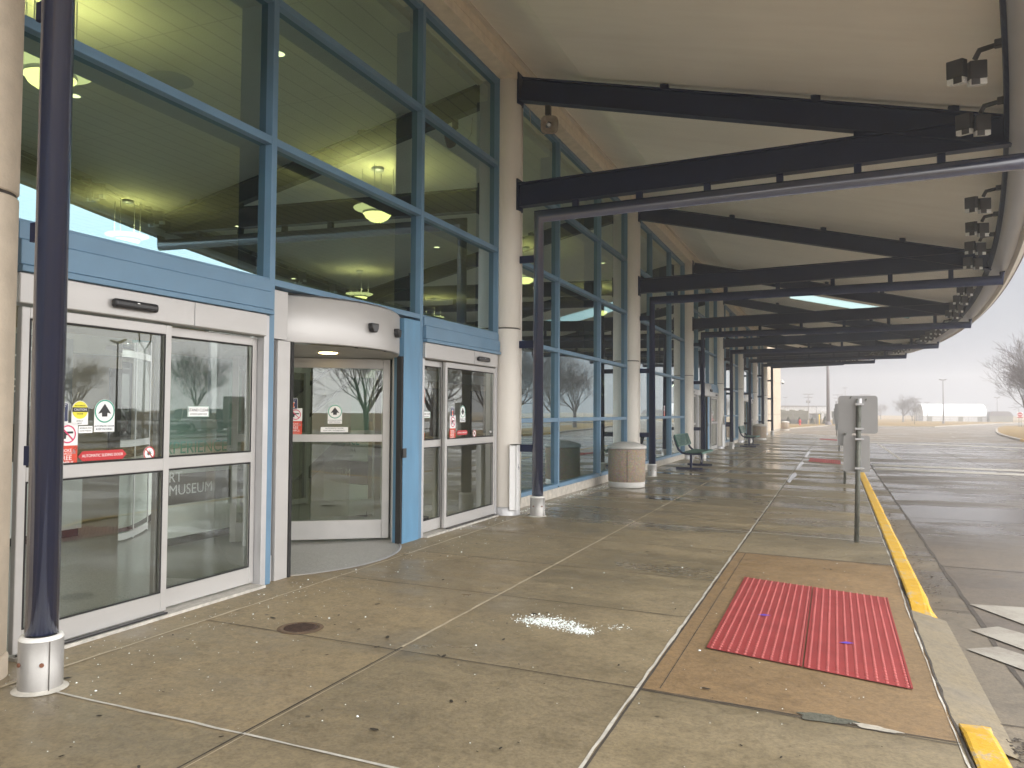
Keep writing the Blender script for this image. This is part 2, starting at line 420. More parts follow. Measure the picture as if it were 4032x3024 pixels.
slabv[(2, 6)] = .9; slabv[(2, 7)] = .95; slabv[(2, 8)] = .85; slabv[(2, 9)] = .55; slabv[(1, 6)] = .75; slabv[(1, 7)] = .8
mkpave('pavement', M_PAVE, -4.8, -1.07, -5, 66)
mkpave('pavement', M_PAVE, -1.07, .59, -5, 4.55); mkpave('ramp_pavement', M_RAMP, -1.07, .59, 4.55, 9.4); mkpave('pavement', M_PAVE, -1.07, .59, 9.4, 66)
# joints: raised sealant beads and dark saw cuts following the slabs
def jline(mb, p, q, wd, dz=.004, jit=.25, step=.15):
    p, q = Vector((*p, 0)), Vector((*q, 0)); L = (q-p).length; n = max(2, int(L/step)); t = (q-p).normalized(); m = Vector((-t.y, t.x, 0))
    row = []
    for i in range(n+1):
        c = p+t*(L*i/n); wl = wd*(1+random.uniform(-jit, jit))/2; wr = wd*(1+random.uniform(-jit, jit))/2; sh = random.uniform(-jit, jit)*wd*.3
        a, b = c+m*(wl+sh), c-m*(wr-sh)
        row.append((a.x, a.y, gz(a.x, a.y)+dz)); row.append((b.x, b.y, gz(b.x, b.y)+dz))
    mb.add(row, [(2*i, 2*i+1, 2*i+3, 2*i+2) for i in range(n)])
jw, jt, jd = MB(), MB(), MB()
for i, y in enumerate(PY):
    jline(jw, (-3.98, y+.04), (-2.68, y+.04),   .02 if i == 0 else .016, jit=.45); jline(jw, (-2.68, y+.04), (-1.07, y+.03), .017 if i == 0 else .015, jit=.4)
    jline(jd if i == 0 else jw, (-1.07, y+.02), (.57, y), .018)
jline(jw, (-1.07, -4), (-1.07, 58), .018, jit=.5); jline(jd, (-1.05, -4), (-1.05, 58), .013)
jline(jt, (-2.68, 4.62), (-2.68, 58), .022, jit=.3); jline(jd, (-2.68, -4), (-2.68, 4.62), .010); jline(jt, (-2.655, -4), (-2.655, 4.6), .005)
for y in YJ:
    if any(abs(y-p) < .1 for p in PY): continue
    jline(jd, (-4.3, y), (-1.07, y), .008)
    if not 4.6 < y < 9.3: jline(jd, (-1.07, y-.02), (.57, y-.04), .009)
for a in (4.55, 9.4): jline(jd, (-1.07, a), (.57, a), .012)
jline(jt, (-4.3, -4), (-4.3, 58), .02, jit=.5); jline(jd, (.585, -4), (.585, 60), .014, jit=.7); jline(jw, (.566, -4), (.566, 60), .008, jit=1.2)
jline(jd, (-.95, 4.6), (-.95, 9.35), .006)
struct(jw.build('pavement_joint', M_CAULK)); struct(jt.build('pavement_joint', M_CAULKT)); struct(jd.build('pavement_joint', M_CRACK))
# gutter + kerb + road joints
g = MB(); Y = frange(-8, 66, 2.0)
for y in Y[:-1]: g.add([(.58, y, -.196), (1.12, y, -.2), (1.12, y+2, -.2), (.58, y+2, -.196)], [(0, 1, 2, 3)])
struct(g.build('gutter', M_GUT))
def kerb(y0, y1, t0, t1, seed=0):
    rr = random.Random(seed); mb = MB(); n = max(6, int((y1-y0)/.25)); rows = []
    for i in range(n+1):
        y = y0+(y1-y0)*i/n; k = 1
        if t0 and y < y0+t0: k = (y-y0)/t0
        if t1 and y > y1-t1: k = min(k, (y1-y)/t1)
        k = k*k*(3-2*k); zt = -.193+k*(gz(.57, -3)+.008+.193)
        j = rr.uniform(-.004, .004)
        rows.append([(.597, y, -.21), (.597+.02*(1-k), y, zt-.006), (.612, y, zt), (.725+j, y, zt-.004), (.748+j, y, zt-.016*k), (.80+j*2, y, -.198), (.80, y, -.21)])
    for r in rows: mb.v += r
    for i in range(n):
        for q in range(6): mb.f.append([i*7+q, i*7+q+1, i*7+8+q, i*7+7+q]); mb.sm.append(False)
    mb.f.append(list(range(7))); mb.sm.append(False); mb.f.append([n*7+q for q in range(7)][::-1]); mb.sm.append(False)
    o = mb.build('kerb', M_YEL); return struct(o)
kerb(-6, 5.15, 0, .45, 1); kerb(7.42, 27.0, .8, .8, 2); kerb(30.2, 50.6, .8, .8, 3); kerb(54, 64, .8, .5, 4)
fk_ = MB()
for a, b in RAMPS:
    yy = frange(a-.4, b-.02, .3)
    for y0, y1 in zip(yy, yy[1:]): fk_.add([(.588, y0, gz(.588, y0)), (.86, y0, -.1955), (.86, y1, -.1955), (.588, y1, gz(.588, y1))], [(0, 1, 2, 3)])
struct(fk_.build('kerb', M_PAVE))
g = MB()
def rline(mb, p, q, wd, z, jit=.3, step=.3):
    p, q = Vector((*p, 0)), Vector((*q, 0)); L = (q-p).length; n = max(1, int(L/step)); t = (q-p).normalized(); m = Vector((-t.y, t.x, 0)); row = []
    for i in range(n+1):
        c = p+t*(L*i/n); wl = wd/2*(1+random.uniform(-jit, jit)); wr = wd/2*(1+random.uniform(-jit, jit))
        row += [(c+m*wl)[:2]+(z,), (c-m*wr)[:2]+(z,)]
    mb.add(row, [(2*i, 2*i+1, 2*i+3, 2*i+2) for i in range(n)])
rline(g, (1.12, -6), (1.12, 54), .035, -.1965, .6)
for k in range(9): rline(g, (1.12, 10.3+k*4.6-9.2), (11.1, 9.7+k*4.6-9.2), .022, -.1965)
for x in (4.6, 7.9): rline(g, (x, -6), (x, 54), .02, -.1965)
for y in (5.2, 8.0, 10.9, 14.6, 18.3, 22): rline(g, (.82, y), (1.1, y), .01, -.1935)
struct(g.build('road_joint', M_CRACK))
g = MB(); zp = -.193
g.add([(1.2, 29.0, zp), (11, 27.0, zp), (11, 27.9, zp), (1.2, 30.0, zp)], [(0, 1, 2, 3)])
g.add([(1.2, 27.0, zp), (11, 25.1, zp), (11, 26.0, zp), (1.2, 28.0, zp)], [(0, 1, 2, 3)])
g.add([(1.2, 52.2, zp), (2.9, 51.1, zp), (11, 46.0, zp), (11, 47.5, zp), (2.9, 52.8, zp), (1.2, 53.9, zp)], [(0, 1, 2, 3, 4, 5)])
rline(g, (2.33, 33), (2.33, 50.5), .12, zp, .1)
for a, b in (((7.9, 43.1), (7.87, 46.3)), ((7.98, 55.4), (7.92, 58)), ((8.27, 66.4), (8.47, 70)), ((9.5, 78.5), (9.75, 82)), ((11.1, 88.5), (11.5, 91.5)), ((13, 98.5), (13.4, 101.5)), ((14.6, 107.5), (15.2, 110.5)), ((16.8, 117), (17.5, 120))): rline(g, a, b, .15, zp, .1)
for k in range(5): rline(g, (7.9, 33.5-k*9.6), (7.9, 36.6-k*9.6), .13, zp, .1)
struct(g.build('road_marking', M_WPAINT))
g = MB()   # ramp chevrons at the kerb cut
for pts in ([(1.13, 8.32), (1.57, 8.38), (3.0, 8.4), (3.0, 7.5), (1.44, 7.71)], [(1.0, 7.34), (1.23, 7.54), (1.38, 7.38), (2.6, 6.6), (2.6, 6.0), (1.29, 6.88)], [(.89, 6.73), (1.12, 6.89), (1.26, 6.73), (2.6, 5.7), (2.6, 5.2), (1.19, 6.33)]):
    g.add([(x, y, -.190) for x, y in pts], [list(range(len(pts)))[::-1]])
struct(g.build('road_marking', M_WPAINT))
# tactile tiles (each ramp has two side by side)
def tactile(x0, x1, y0, y1, label, nx, ny, skew=0):
    e = thing('tactile_tile', label, 'tactile paving', ((x0+x1)/2, (y0+y1)/2, gz((x0+x1)/2, (y0+y1)/2)), 0, 'tactile paving tiles')
    mb = MB(); nn = 6
    V = []
    for j in range(nn+1):
        for i in range(2):
            x = (x0, x1)[i]; y = y0+(y1-y0)*j/nn; V.append((x, y+skew*(x+.2), gz(x, y)+.009))
    mb.add(V, [(2*j, 2*j+1, 2*j+3, 2*j+2) for j in range(nn)])
    for (a, b, c, d) in ((x0, x0+.012, y0, y1), (x1-.012, x1, y0, y1)):
        for j in range(nn):
            ya, yb = c+(d-c)*j/nn, c+(d-c)*(j+1)/nn
            mb.add([(a, ya+skew*(a+.2), gz(a, ya)+.014), (b, ya+skew*(b+.2), gz(b, ya)+.014), (b, yb+skew*(b+.2), gz(b, yb)+.014), (a, yb+skew*(a+.2), gz(a, yb)+.014)], [(0, 1, 2, 3)])
    mb.build('slab_plate', M_TAC, e)
    d = MB()
    for j in range(ny):
        for i in range(nx):
            x = x0+(i+.5)*(x1-x0)/nx; y = y0+(j+.5)*(y1-y0)/ny; z = gz(x, y)+.009; y += skew*(x+.2); k = 8; r = .0125
            vs = [(x+r*math.cos(2*PI*q/k), y+r*math.sin(2*PI*q/k), z) for q in range(k)]+[(x+r*.6*math.cos(2*PI*q/k), y+r*.6*math.sin(2*PI*q/k), z+.008) for q in range(k)]
            d.add(vs, [(q, (q+1) % k, k+(q+1) % k, k+q) for q in range(k)]+[[k+q for q in range(k)]], True)
    dd = d.build('dome_field', M_TACD, e); dd['kind'] = 'stuff'
    return e
tactile(-.82, -.205, 5.45, 7.94, 'left half of the nearest red tactile panel, blue smear on it', 11, 44, -.12)
tactile(-.195, .43, 5.45, 7.94, 'right half of the nearest red tactile panel, beside the kerb cut', 11, 44, -.12)
tactile(-.82, .18, 27.9, 30.1, 'small red tactile panel beyond the nearest sign post', 18, 30, -.3)
tactile(-.85, .15, 51.6, 53.9, 'farthest faint red tactile panel near the end of the canopy', 10, 14, -.3)
M_BLU = pmat('blue_chalk', (.12, .06, .5), .6)
for (x, y, n_, lab) in ((-.55, 6.6, 'paint_mark', 'blue chalk smear on the left half of the tactile panel'), (.05, 6.15, 'paint_mark', 'blue chalk smear on the right half of the tactile panel')):
    mb = MB()
    for k in range(4): mb.add([(x-.03+.012*k, y+.01*k, gz(x, y)+.0165), (x+.03+.012*k, y-.012+.01*k, gz(x, y)+.0165), (x+.034+.012*k, y-.004+.01*k, gz(x, y)+.0165), (x-.024+.012*k, y+.016+.01*k, gz(x, y)+.0165)], [(0, 1, 2, 3)])
    tag(mb.build(n_, M_BLU), lab, 'paint mark', 'blue chalk marks on the tactile panel')
# grass island, far lawns with kerbs
M_KERBG = pmat('plain_kerb_concrete', (.33, .29, .24), .8, 0, .2, 3)
def lawn(name, poly, z, kw=.18):
    mb = MB(); n = len(poly); mb.add([(x, y, z) for x, y in poly], [list(range(n))]); struct(mb.build(name, M_GRASS))
    kb = MB()
    for i in range(n):
        p, q = Vector((*poly[i], 0)), Vector((*poly[(i+1) % n], 0)); t = (q-p).normalized(); m = Vector((t.y, -t.x, 0))*kw
        kb.add([(*p[:2], z+.004), (*q[:2], z+.004), (*(q+m)[:2], z-.01), (*(p+m)[:2], z-.01), (*(q+m)[:2], -.3), (*(p+m)[:2], -.3)], [(0, 3, 2, 1), (2, 3, 5, 4)])
    struct(kb.build('kerb', M_KERBG))
lawn('grass_island', [(11.4, -60), (18.2, -60), (18.2, 60), (24.5, 133), (22.6, 131), (18.2, 110), (14.1, 85), (12.6, 73.5), (11.45, 60.7)], -.06)
lawn('lawn', [(-.8, 117.2), (6.8, 117.5), (12.1, 117.5), (16.0, 131.6), (21.8, 150.4), (29.8, 175), (36, 193), (62, 234), (120, 300), (-60, 300), (-60, 120), (-9, 118)], -.07)
lawn('lawn', [(24.8, 133), (33.4, 164.5), (60.5, 204), (130, 204), (130, 120), (30, 120)], -.06)
lawn('lawn', [(-4.7, 93), (-1.0, 116.6), (-9, 117.8), (-30, 117.8), (-30, 86), (-5.3, 86)], -.09)
g = MB()
for y0, y1 in ((52, 60.2),):
    g.add([(11.2, y0, -.045), (11.42, y0, -.045), (11.46, y1, -.045), (11.24, y1, -.045), (11.19, y0, -.2), (11.2, y1, -.2)], [(0, 1, 2, 3), (4, 0, 3, 5)])
g.add([(11.2, 28, -.045), (11.42, 28, -.045), (11.42, 40, -.045), (11.2, 40, -.045), (11.19, 28, -.2), (11.19, 40, -.2)], [(0, 1, 2, 3), (4, 0, 3, 5)])
struct(g.build('kerb', M_YEL))
# ------------------------------------------------------------------ terminal building: fascia, columns
ORD = ['first', 'second', 'third', 'fourth', 'fifth', 'sixth', 'seventh', 'eighth']
def soffz(x): return 6.73-.231*(x+4.43) if x > -3.4 else 6.492+(-3.4-x)*.42
M_SOF = None
def soffit_mat():
    m, n, out = NT('beige_soffit_panel'); v = objvec(n, (.12, 2.2, 1), world=True); v2 = objvec(n, world=True)
    f = noise(n, 2.2, 6, .6, v); f2 = noise(n, .5, 4, .5, v2)
    c = ramp(n, f, [(.25, (.84, .79, .70)), (.75, (.90, .86, .77))])
    c = mixc(n, .5, c, ramp(n, f2, [(.3, (.88, .88, .88)), (.7, (1.1, 1.1, 1.1))]), 'MULTIPLY')
    sx = n.nodes.new('ShaderNodeSeparateXYZ'); n.links.new(v2, sx.inputs[0])
    wv = math_(n, 'PINGPONG', sx.outputs[1], .1)
    h = ramp(n, wv, [(0, (0, 0, 0)), (.004, (0, 0, 0)), (.008, (1, 1, 1))])
    bsdf(n, out, c, .5, 0, .4, bump(n, h, .12, .003)); return m
M_SOF = soffit_mat()
M_FASC = pmat('beige_fascia_metal', (.60, .55, .47), .4, 0, .08, 2, .05, 60)

def column(i):
    y = PY[i]
    labs = ['rough precast column at the left edge behind the nearest black pole', 'smooth round column beside the right-hand sliding door and the first wheelchair opener post']
    lab = labs[i] if i < 2 else '%s round grey column from the camera, along the glass front' % ORD[i]
    e = thing('round_column', lab, 'column', (-4.62, y if i else y-.05, 0), 0, 'round columns along the facade')
    m = M_COLP if i else M_CONC
    for z0, z1 in ((.125, 2.79), (2.81, 6.60)):
        MB().lathe([(.0, z0), (.205, z0), (.215, z0+.01), (.215, z1-.01), (.205, z1), (0, z1)], (0, 0, 0), 40).build('shaft', m, e, True)
    MB().lathe([(.2, 2.785), (.2, 2.815)], (0, 0, 0), 32).build('joint', M_CRACK, e, True)
    MB().lathe([(.225, -.02), (.225, .11), (.212, .125), (.1, .125)], (0, 0, 0), 36).build('plinth', M_ALU2 if i else M_CONC, e, True)
    if i:
        MB().tube([(.175, .155, .13), (.175, .155, 6.55)], .018, 8).build('edge_trim', m, e, True)
    return e
for i in range(8): column(i)

fb = thing('fascia_beam', 'long tan precast beam above the glass, behind the canopy soffit', 'beam', (-4.6, 30.9, 6.6))
MB().box(-4.95, -4.42, -4, 59.0, 6.60, 6.735).box(-4.95, -4.432, -4, 59.0, 6.735, 6.745).box(-4.95, -4.42, -4, 59.0, 6.745, 7.05).build('beam_face', M_FBEAM, fb)
MB().box(-4.44, -4.36, -4, 59.0, 6.86, 6.9).build('drip_trim', M_FASC, fb)

# solid end block past the last column and the rest of the building
M_PANEL = pmat('tan_precast_panel', (.50, .415, .315), .8, 0, .10, 1.2, .15, 40, stretch=(1, 1, .5))
eb = thing('end_wall', 'plain tan panel wall closing the far end of the terminal', 'wall', (-5.1, 59.3, 0))
pz = [0, 1.42, 2.95, 4.46, 5.97, 7.6]
mb = MB()
for a, b in zip(pz, pz[1:]):
    for y0, y1 in ((59.15, 67.8), (67.82, 76.4), (76.42, 85.2)): mb.box(-14, -5.12, y0, y1, a+.008, b-.008)
mb.build('wall_panel', M_PANEL, eb); MB().box(-13.9, -5.15, 59.2, 85.1, -.2, 7.5).build('wall_core', M_CRACK, eb)
MB().box(-14, -5.1, 59.15, 85.22, -.25, .004).build('base_course', M_KERBG, eb)
cmr = thing('security_camera', 'small white dome camera on an arm at the corner of the far wall', 'camera', (-5.1, 85, 4.9))
MB().tube([(-5.12, 84.9, 4.95), (-4.9, 84.9, 4.95), (-4.88, 84.9, 4.82)], .03, 8).build('arm', M_WHITE, cmr)
MB().lathe([(0, .16), (.12, .12), (.15, 0), (.14, -.03), (0, -.03)], (-4.88, 84.9, 4.68), 16).build('housing', M_WHITE, cmr)
MB().lathe([(.12, 0), (.11, -.08), (.06, -.13), (0, -.14)], (-4.88, 84.9, 4.65), 16).build('dome', M_BLACK, cmr)

# ------------------------------------------------------------------ canopy roof
SKY = (-1.6, 2.6, 30.7, 32.8)
cr = thing('canopy_roof', 'deep bowed beige canopy roof over the pavement', 'canopy roof', (-4.4, 30.9, 6.9))
Ys = sorted(set(frange(-3, 64.8, .9)+[SKY[2], SKY[3]])); mb = MB(); tp = MB()
FX = [0, .13, .35, .55, .78, 1]
def edge_in(y): return arc(y)-.12
def xsof(y, k):
    e = edge_in(y); base = [-4.5, -3.4, SKY[0], .5, SKY[1], e]
    if e < SKY[1]+.2: base = [-4.5, -3.4]+[-3.4+(e+3.4)*q for q in (.25, .5, .75, 1)]
    return base[k]
for y0, y1 in zip(Ys, Ys[1:]):
    for k in range(5):
        if SKY[2]-.01 <= y0 and y1 <= SKY[3]+.01 and k in (2, 3): continue
        q = [(xsof(y, kk), y, soffz(xsof(y, kk))) for y, kk in ((y0, k), (y0, k+1), (y1, k+1), (y1, k))]
        mb.add(q, [(0, 3, 2, 1)])
        tp.add([(a, b, c+.35) for a, b, c in q], [(0, 1, 2, 3)])
mb.build('soffit', M_SOF, cr); tp.build('roof_deck', M_FASC, cr)
EY = frange(-3, 64.8, .6)
def edge_pt(y, d, z):
    """d metres outward of the bowed edge, z above the drain pipe line"""
    s = -.0084*(y-30.9); nx = 1/math.sqrt(1+s*s); ny = -s*nx
    return (arc(y)+d*nx, y+d*ny, pipez(arc(y))+z)
M_TUBE = pmat('edge_tube_metal', (.40, .40, .41), .36, .25, .06, 2, 0, 80)
mb = MB(); mb.tube([edge_pt(y, -.01, .37) for y in EY], .21, 24); mb.build('edge_tube', M_TUBE, cr)
mb = MB(); ang = [100, 125, 150, 175, 200, 222]
for y0, y1 in zip(EY, EY[1:]):
    for a, b in zip(ang, ang[1:]): mb.add([edge_pt(yy, -.01+.214*math.cos(R(t)), .37+.214*math.sin(R(t))) for yy, t in ((y0, a), (y0, b), (y1, b), (y1, a))], [(0, 1, 2, 3)], True)
mb.build('inner_shell', M_NAVY, cr)  # navy shell wrapped over the inward-facing side of the edge tube
fa = MB(); prof = [(-.14, .75), (-.13, .5), (.16, .2), (.20, .17), (.31, .26), (.335, .30), (.335, .52), (.30, .95), (-.6, 1.1)]
for y0, y1 in zip(EY, EY[1:]):
    for a, b in zip(prof, prof[1:]):
        fa.add([edge_pt(y0, *a), edge_pt(y0, *b), edge_pt(y1, *b), edge_pt(y1, *a)], [(0, 3, 2, 1)], True)
fa.build('edge_fascia', M_FASC, cr)
cp = MB(); cp.tube([edge_pt(y, .325, .28) for y in EY], .018, 6); cp.build('edge_coping', pmat('dull_purple_coping', (.20, .13, .14), .4), cr)
def skylight_mat():
    m, n, out = NT('skylight_glazing'); t = n.nodes.new('ShaderNodeBsdfTranslucent'); t.inputs[0].default_value = (.30, .42, .42, 1)
    g_ = n.nodes.new('ShaderNodeBsdfGlossy'); g_.inputs['Roughness'].default_value = .2; mx = n.nodes.new('ShaderNodeMixShader'); mx.inputs[0].default_value = .06
    n.links.new(t.outputs[0], mx.inputs[1]); n.links.new(g_.outputs[0], mx.inputs[2]); n.links.new(mx.outputs[0], out.inputs['Surface']); return m
sk = MB(); x0, x1, y0, y1 = SKY
sk.add([(x0, y0, soffz(x0)+.02), (x1, y0, soffz(x1)+.02), (x1, y1, soffz(x1)+.02), (x0, y1, soffz(x0)+.02)], [(0, 1, 2, 3)])
sk.build('skylight', skylight_mat(), cr)
fr = MB()
for yy in (y0, y1): fr.obox(((x0+x1)/2, yy, soffz((x0+x1)/2)+.2), ((x1-x0)/2, 0, -.231*(x1-x0)/2), (0, .02, 0), (0, 0, .19))
for x in (x0, x1): fr.box(x-.02, x+.02, y0+.021, y1-.021, soffz(x)+.025, soffz(x)+.39)
fr.build('skylight_frame', M_FASC, cr)

# ------------------------------------------------------------------ canopy trusses with their drain-pipe portal
def ibeam(mb, p, q, depth, fl, tf=.02, tw=.014):
    p, q = Vector(p), Vector(q); t = (q-p).normalized(); s = Vector((0, 1, 0)); n = s.cross(t)*-1
    if n.z < 0: n = -n
    c = (p+q)/2; h = (q-p)/2
    mb.obox(c+n*(depth/2-tf/2), h, s*fl/2, n*tf/2); mb.obox(c-n*(depth/2-tf/2), h, s*fl/2, n*tf/2)
    mb.obox(c, h, s*tw/2, n*(depth/2-tf-.0005))
M_SLEEVE_C = pmat('white_caulk_ring', (.72, .71, .68), .6)
def truss(i):
    y = PY[i]+(.045 if i == 0 else 0); xt = arc(y)
    lab = 'nearest black pole and canopy frame at the left edge, stainless sleeve at its foot' if i == 0 else \
        '%s black steel canopy frame from the camera, V shaped arms over a black pole' % ORD[i]
    e = thing('canopy_frame', lab, 'canopy frame', (-4.1, y, gz(-4.1, y)), 0, 'black steel canopy frames')
    zu = lambda x: 6.475-.231*(x+4.43)              # upper chord centre line
    lo = 4.845-.18*(xt-2.1); zl = lambda x: lo+.025*(x+4.43)
    # meeting point of upper chord and lower chord
    mb = MB(); ibeam(mb, (-4.40, y, zu(-4.40)), (xt-.12, y, zu(xt-.12)), .35, .16); mb.obox((-4.415, y, zu(-4.41)), (.012, 0, 0), (0, .11, 0), (0, 0, .24)); mb.build('upper_chord', M_NAVY, e)
    mb = MB(); ibeam(mb, (-4.40, y, zl(-4.40)), (xt-.12, y, zl(xt-.12)), .36, .161); mb.obox((-4.415, y, zl(-4.41)), (.012, 0, 0), (0, .11, 0), (0, 0, .24)); mb.build('lower_chord', M_NAVY, e)
    # blade plate where the chords overlap
    xv = xt-1.9
    mb = MB(); mb.prism([(xv, y-.012, zl(xv)+.1), (xv, y-.012, zu(xv)-.1), (xt-.05, y-.012, zu(xt)+.17), (xt-.05, y-.012, zl(xt)-.17)], (0, .024, 0)); mb.build('gusset_plate', M_NAVY, e)
    zp0 = 4.50-.2*(xt-2.1); zp1 = pipez(xt)
    xp = -4.1
    mb = MB(); mb.tube([(xp, y, .30), (xp, y, zp0), (xt+.03, y, zp1), (xt+.03, y, zp1+.34)], .084, 20); mb.build('drain_pipe', M_NAVYG if i < 2 else M_NAVY, e)
    zpf = lambda x: zp0+(zp1-zp0)*(x-xp)/(xt-xp)
    for k in range(6):
        x = -3.52+(xt-.9+3.52)*k/5 if i else -3.52+1.13*k*((xt+3.5)/5.6)
        if x > xt-.3: continue
        MB().box(x-.045, x+.045, y-.035, y+.035, zpf(x)+.06, zl(x)-.165).build('hanger', M_NAVY, e)
    for k, x in enumerate((-2.2, -.2, 1.4)):
        if x < xt-.5: MB().box(x-.06, x+.06, y-.04, y+.04, zu(x)+.165, soffz(x)).build('roof_cleat', M_NAVY, e)
    for z in (1.0+(.28 if i == 0 else 0), 2.56, 3.85): MB().box(-4.42 if i else -4.27, xp-.06, y-.012, y+.012, z-.055, z+.055).build('wall_bracket', M_NAVY, e)
    sl = MB().lathe([(.112, gz(xp, y)-.01), (.112, .27), (.09, .275)], (xp, y, 0), 28).build('base_sleeve', M_STAIN, e)
    if i < 3:
        MB().lathe([(.112, .272), (.105, .29), (.085, .292)], (xp, y, 0), 24).build('sealant_ring', M_SLEEVE_C, sl)
        MB().lathe([(.142, gz(xp, y)+.002), (.128, gz(xp, y)+.008), (.112, gz(xp, y)+.016)], (xp, y, 0), 24).build('sealant_ring', M_CAULK, sl)
        for a in (-35, -100):
            c = Vector((xp+.113*math.cos(R(a)), y+.113*math.sin(R(a)), .15))
            MB().tube([c, c+Vector((math.cos(R(a)), math.sin(R(a)), 0))*.008], .012, 8).build('bolt', pmat('rusty_bolt', (.16, .06, .03), .7), sl)
        MB().box(xp+.1115, xp+.1135, y-.036, y-.032, 0, .27).build('seam', M_CRACK, sl)
    return e
for i in range(8): truss(i)
# flood lights along the canopy edge
M_LENS = pmat('lamp_lens', (.70, .70, .68), .25, 0, .05, 6)
M_LAMP = pmat('dark_lamp_housing', (.045, .042, .042), .45, 0, .15, 6)
def flood():
    e = thing('flood_light', 'x', 'flood light', (0, 0, 0), 0, 'twin flood lights on the canopy edge tube')
    MB().obox((.30, 0, .16), (.085, 0, 0), (0, .04, 0), (0, 0, .035)).build('mounting_box', M_LAMP, e, True, .006)
    MB().tube([(.23, 0, .15), (.09, 0, .13), (.05, 0, .05)], .026, 8).build('arm', M_LAMP, e, True)
    for s in (-1, 1):
        c = Vector((-.02+s*.085, s*.03, -.04-s*.012)); ax = Vector((.074, s*.022, 0)); ay = Vector((-s*.018, .06, .012)); az = Vector((0, -.012, .085))
        h = MB().obox(c, ax, ay, az).build('lamp_head', M_LAMP, e, True, .006)
        d = c-az*1.0
        MB().obox(c-az*1.35, ax*.96, ay*.96, az*.33).build('lens', M_LENS, h, True, .004)
        MB().obox(c-az*1.35-ay*.97-s*ax*.35, ax*.5, ay*.03, az*.34).build('lens_clip', M_LAMP, h, True)
    return e
fl = flood(); index_kids(); first = True; nfl = 0
for i in range(1, 8):
    for o_ in (.85, 2.3, 3.8, 5.35):
        y = PY[i]-o_
        if i == 1 and o_ > 3: continue
        p = edge_pt(y, -.5, .30); a = math.atan(-.0084*(y-30.9))*-1; nfl += 1
        lab = ('twin flood light on the canopy edge tube, %s in front of the %s canopy frame' % (['closest', 'second', 'third', 'fourth'][[.85, 2.3, 3.8, 5.35].index(o_)], ORD[i]))
        if first: fl.location = p; fl.rotation_euler = (0, 0, a); fl['label'] = lab; first = False
        else: dup(fl, None, p, a, lab)
# horn speaker under the first upper arm
hs = thing('horn_speaker', 'old square horn loudspeaker hanging under the upper arm of the second frame', 'loudspeaker', (-3.95, 11.0, 6.14))
MB().box(-4.0, -3.92, 10.97, 11.03, 6.02, 6.16).tube([(-3.96, 11, 6.04), (-3.96, 10.98, 5.96), (-3.95, 11.05, 5.9)], .025, 8).build('bracket', M_LAMP, hs)
M_HORN = pmat('dirty_cream_horn', (.30, .25, .20), .6, 0, .35, 9)
def superell(r, n, p=3.2): return [(r*math.copysign(abs(math.cos(2*PI*k/n))**(2/p), math.cos(2*PI*k/n)), r*math.copysign(abs(math.sin(2*PI*k/n))**(2/p), math.sin(2*PI*k/n))) for k in range(n)]
ax = Vector((.42, -.85, -.32)).normalized(); uu = ax.cross(Vector((0, 0, 1))).normalized(); vv = uu.cross(ax)
mb = MB(); rr_ = [(.045, -.14), (.06, -.06), (.10, .03), (.125, .07), (.135, .075), (.12, .068), (.09, .02), (.045, -.04)]; n = 24
for r, d in rr_:
    for a, b in superell(r, n): mb.v.append(tuple(Vector((-3.94, 10.98, 5.86))+ax*d+uu*a+vv*b))
for k in range(len(rr_)-1):
    for q in range(n): mb.f.append([k*n+q, k*n+(q+1) % n, (k+1)*n+(q+1) % n, (k+1)*n+q]); mb.sm.append(True)
mb.build('horn', M_HORN, hs)
c0 = Vector((-3.94, 10.98, 5.86)); MB().tube([c0-ax*.06, c0-ax*.0], [.04, .025], 12).build('driver', M_ALU2, hs)
MB().tube([c0-ax*.14-vv*.02, c0+Vector((-.08, .05, -.12)), c0+Vector((-.2, .03, -.10)), c0+Vector((-.3, .02, .05)), c0+Vector((-.32, .02, .3))], .004, 5).build('cable', M_CAULKT, hs)

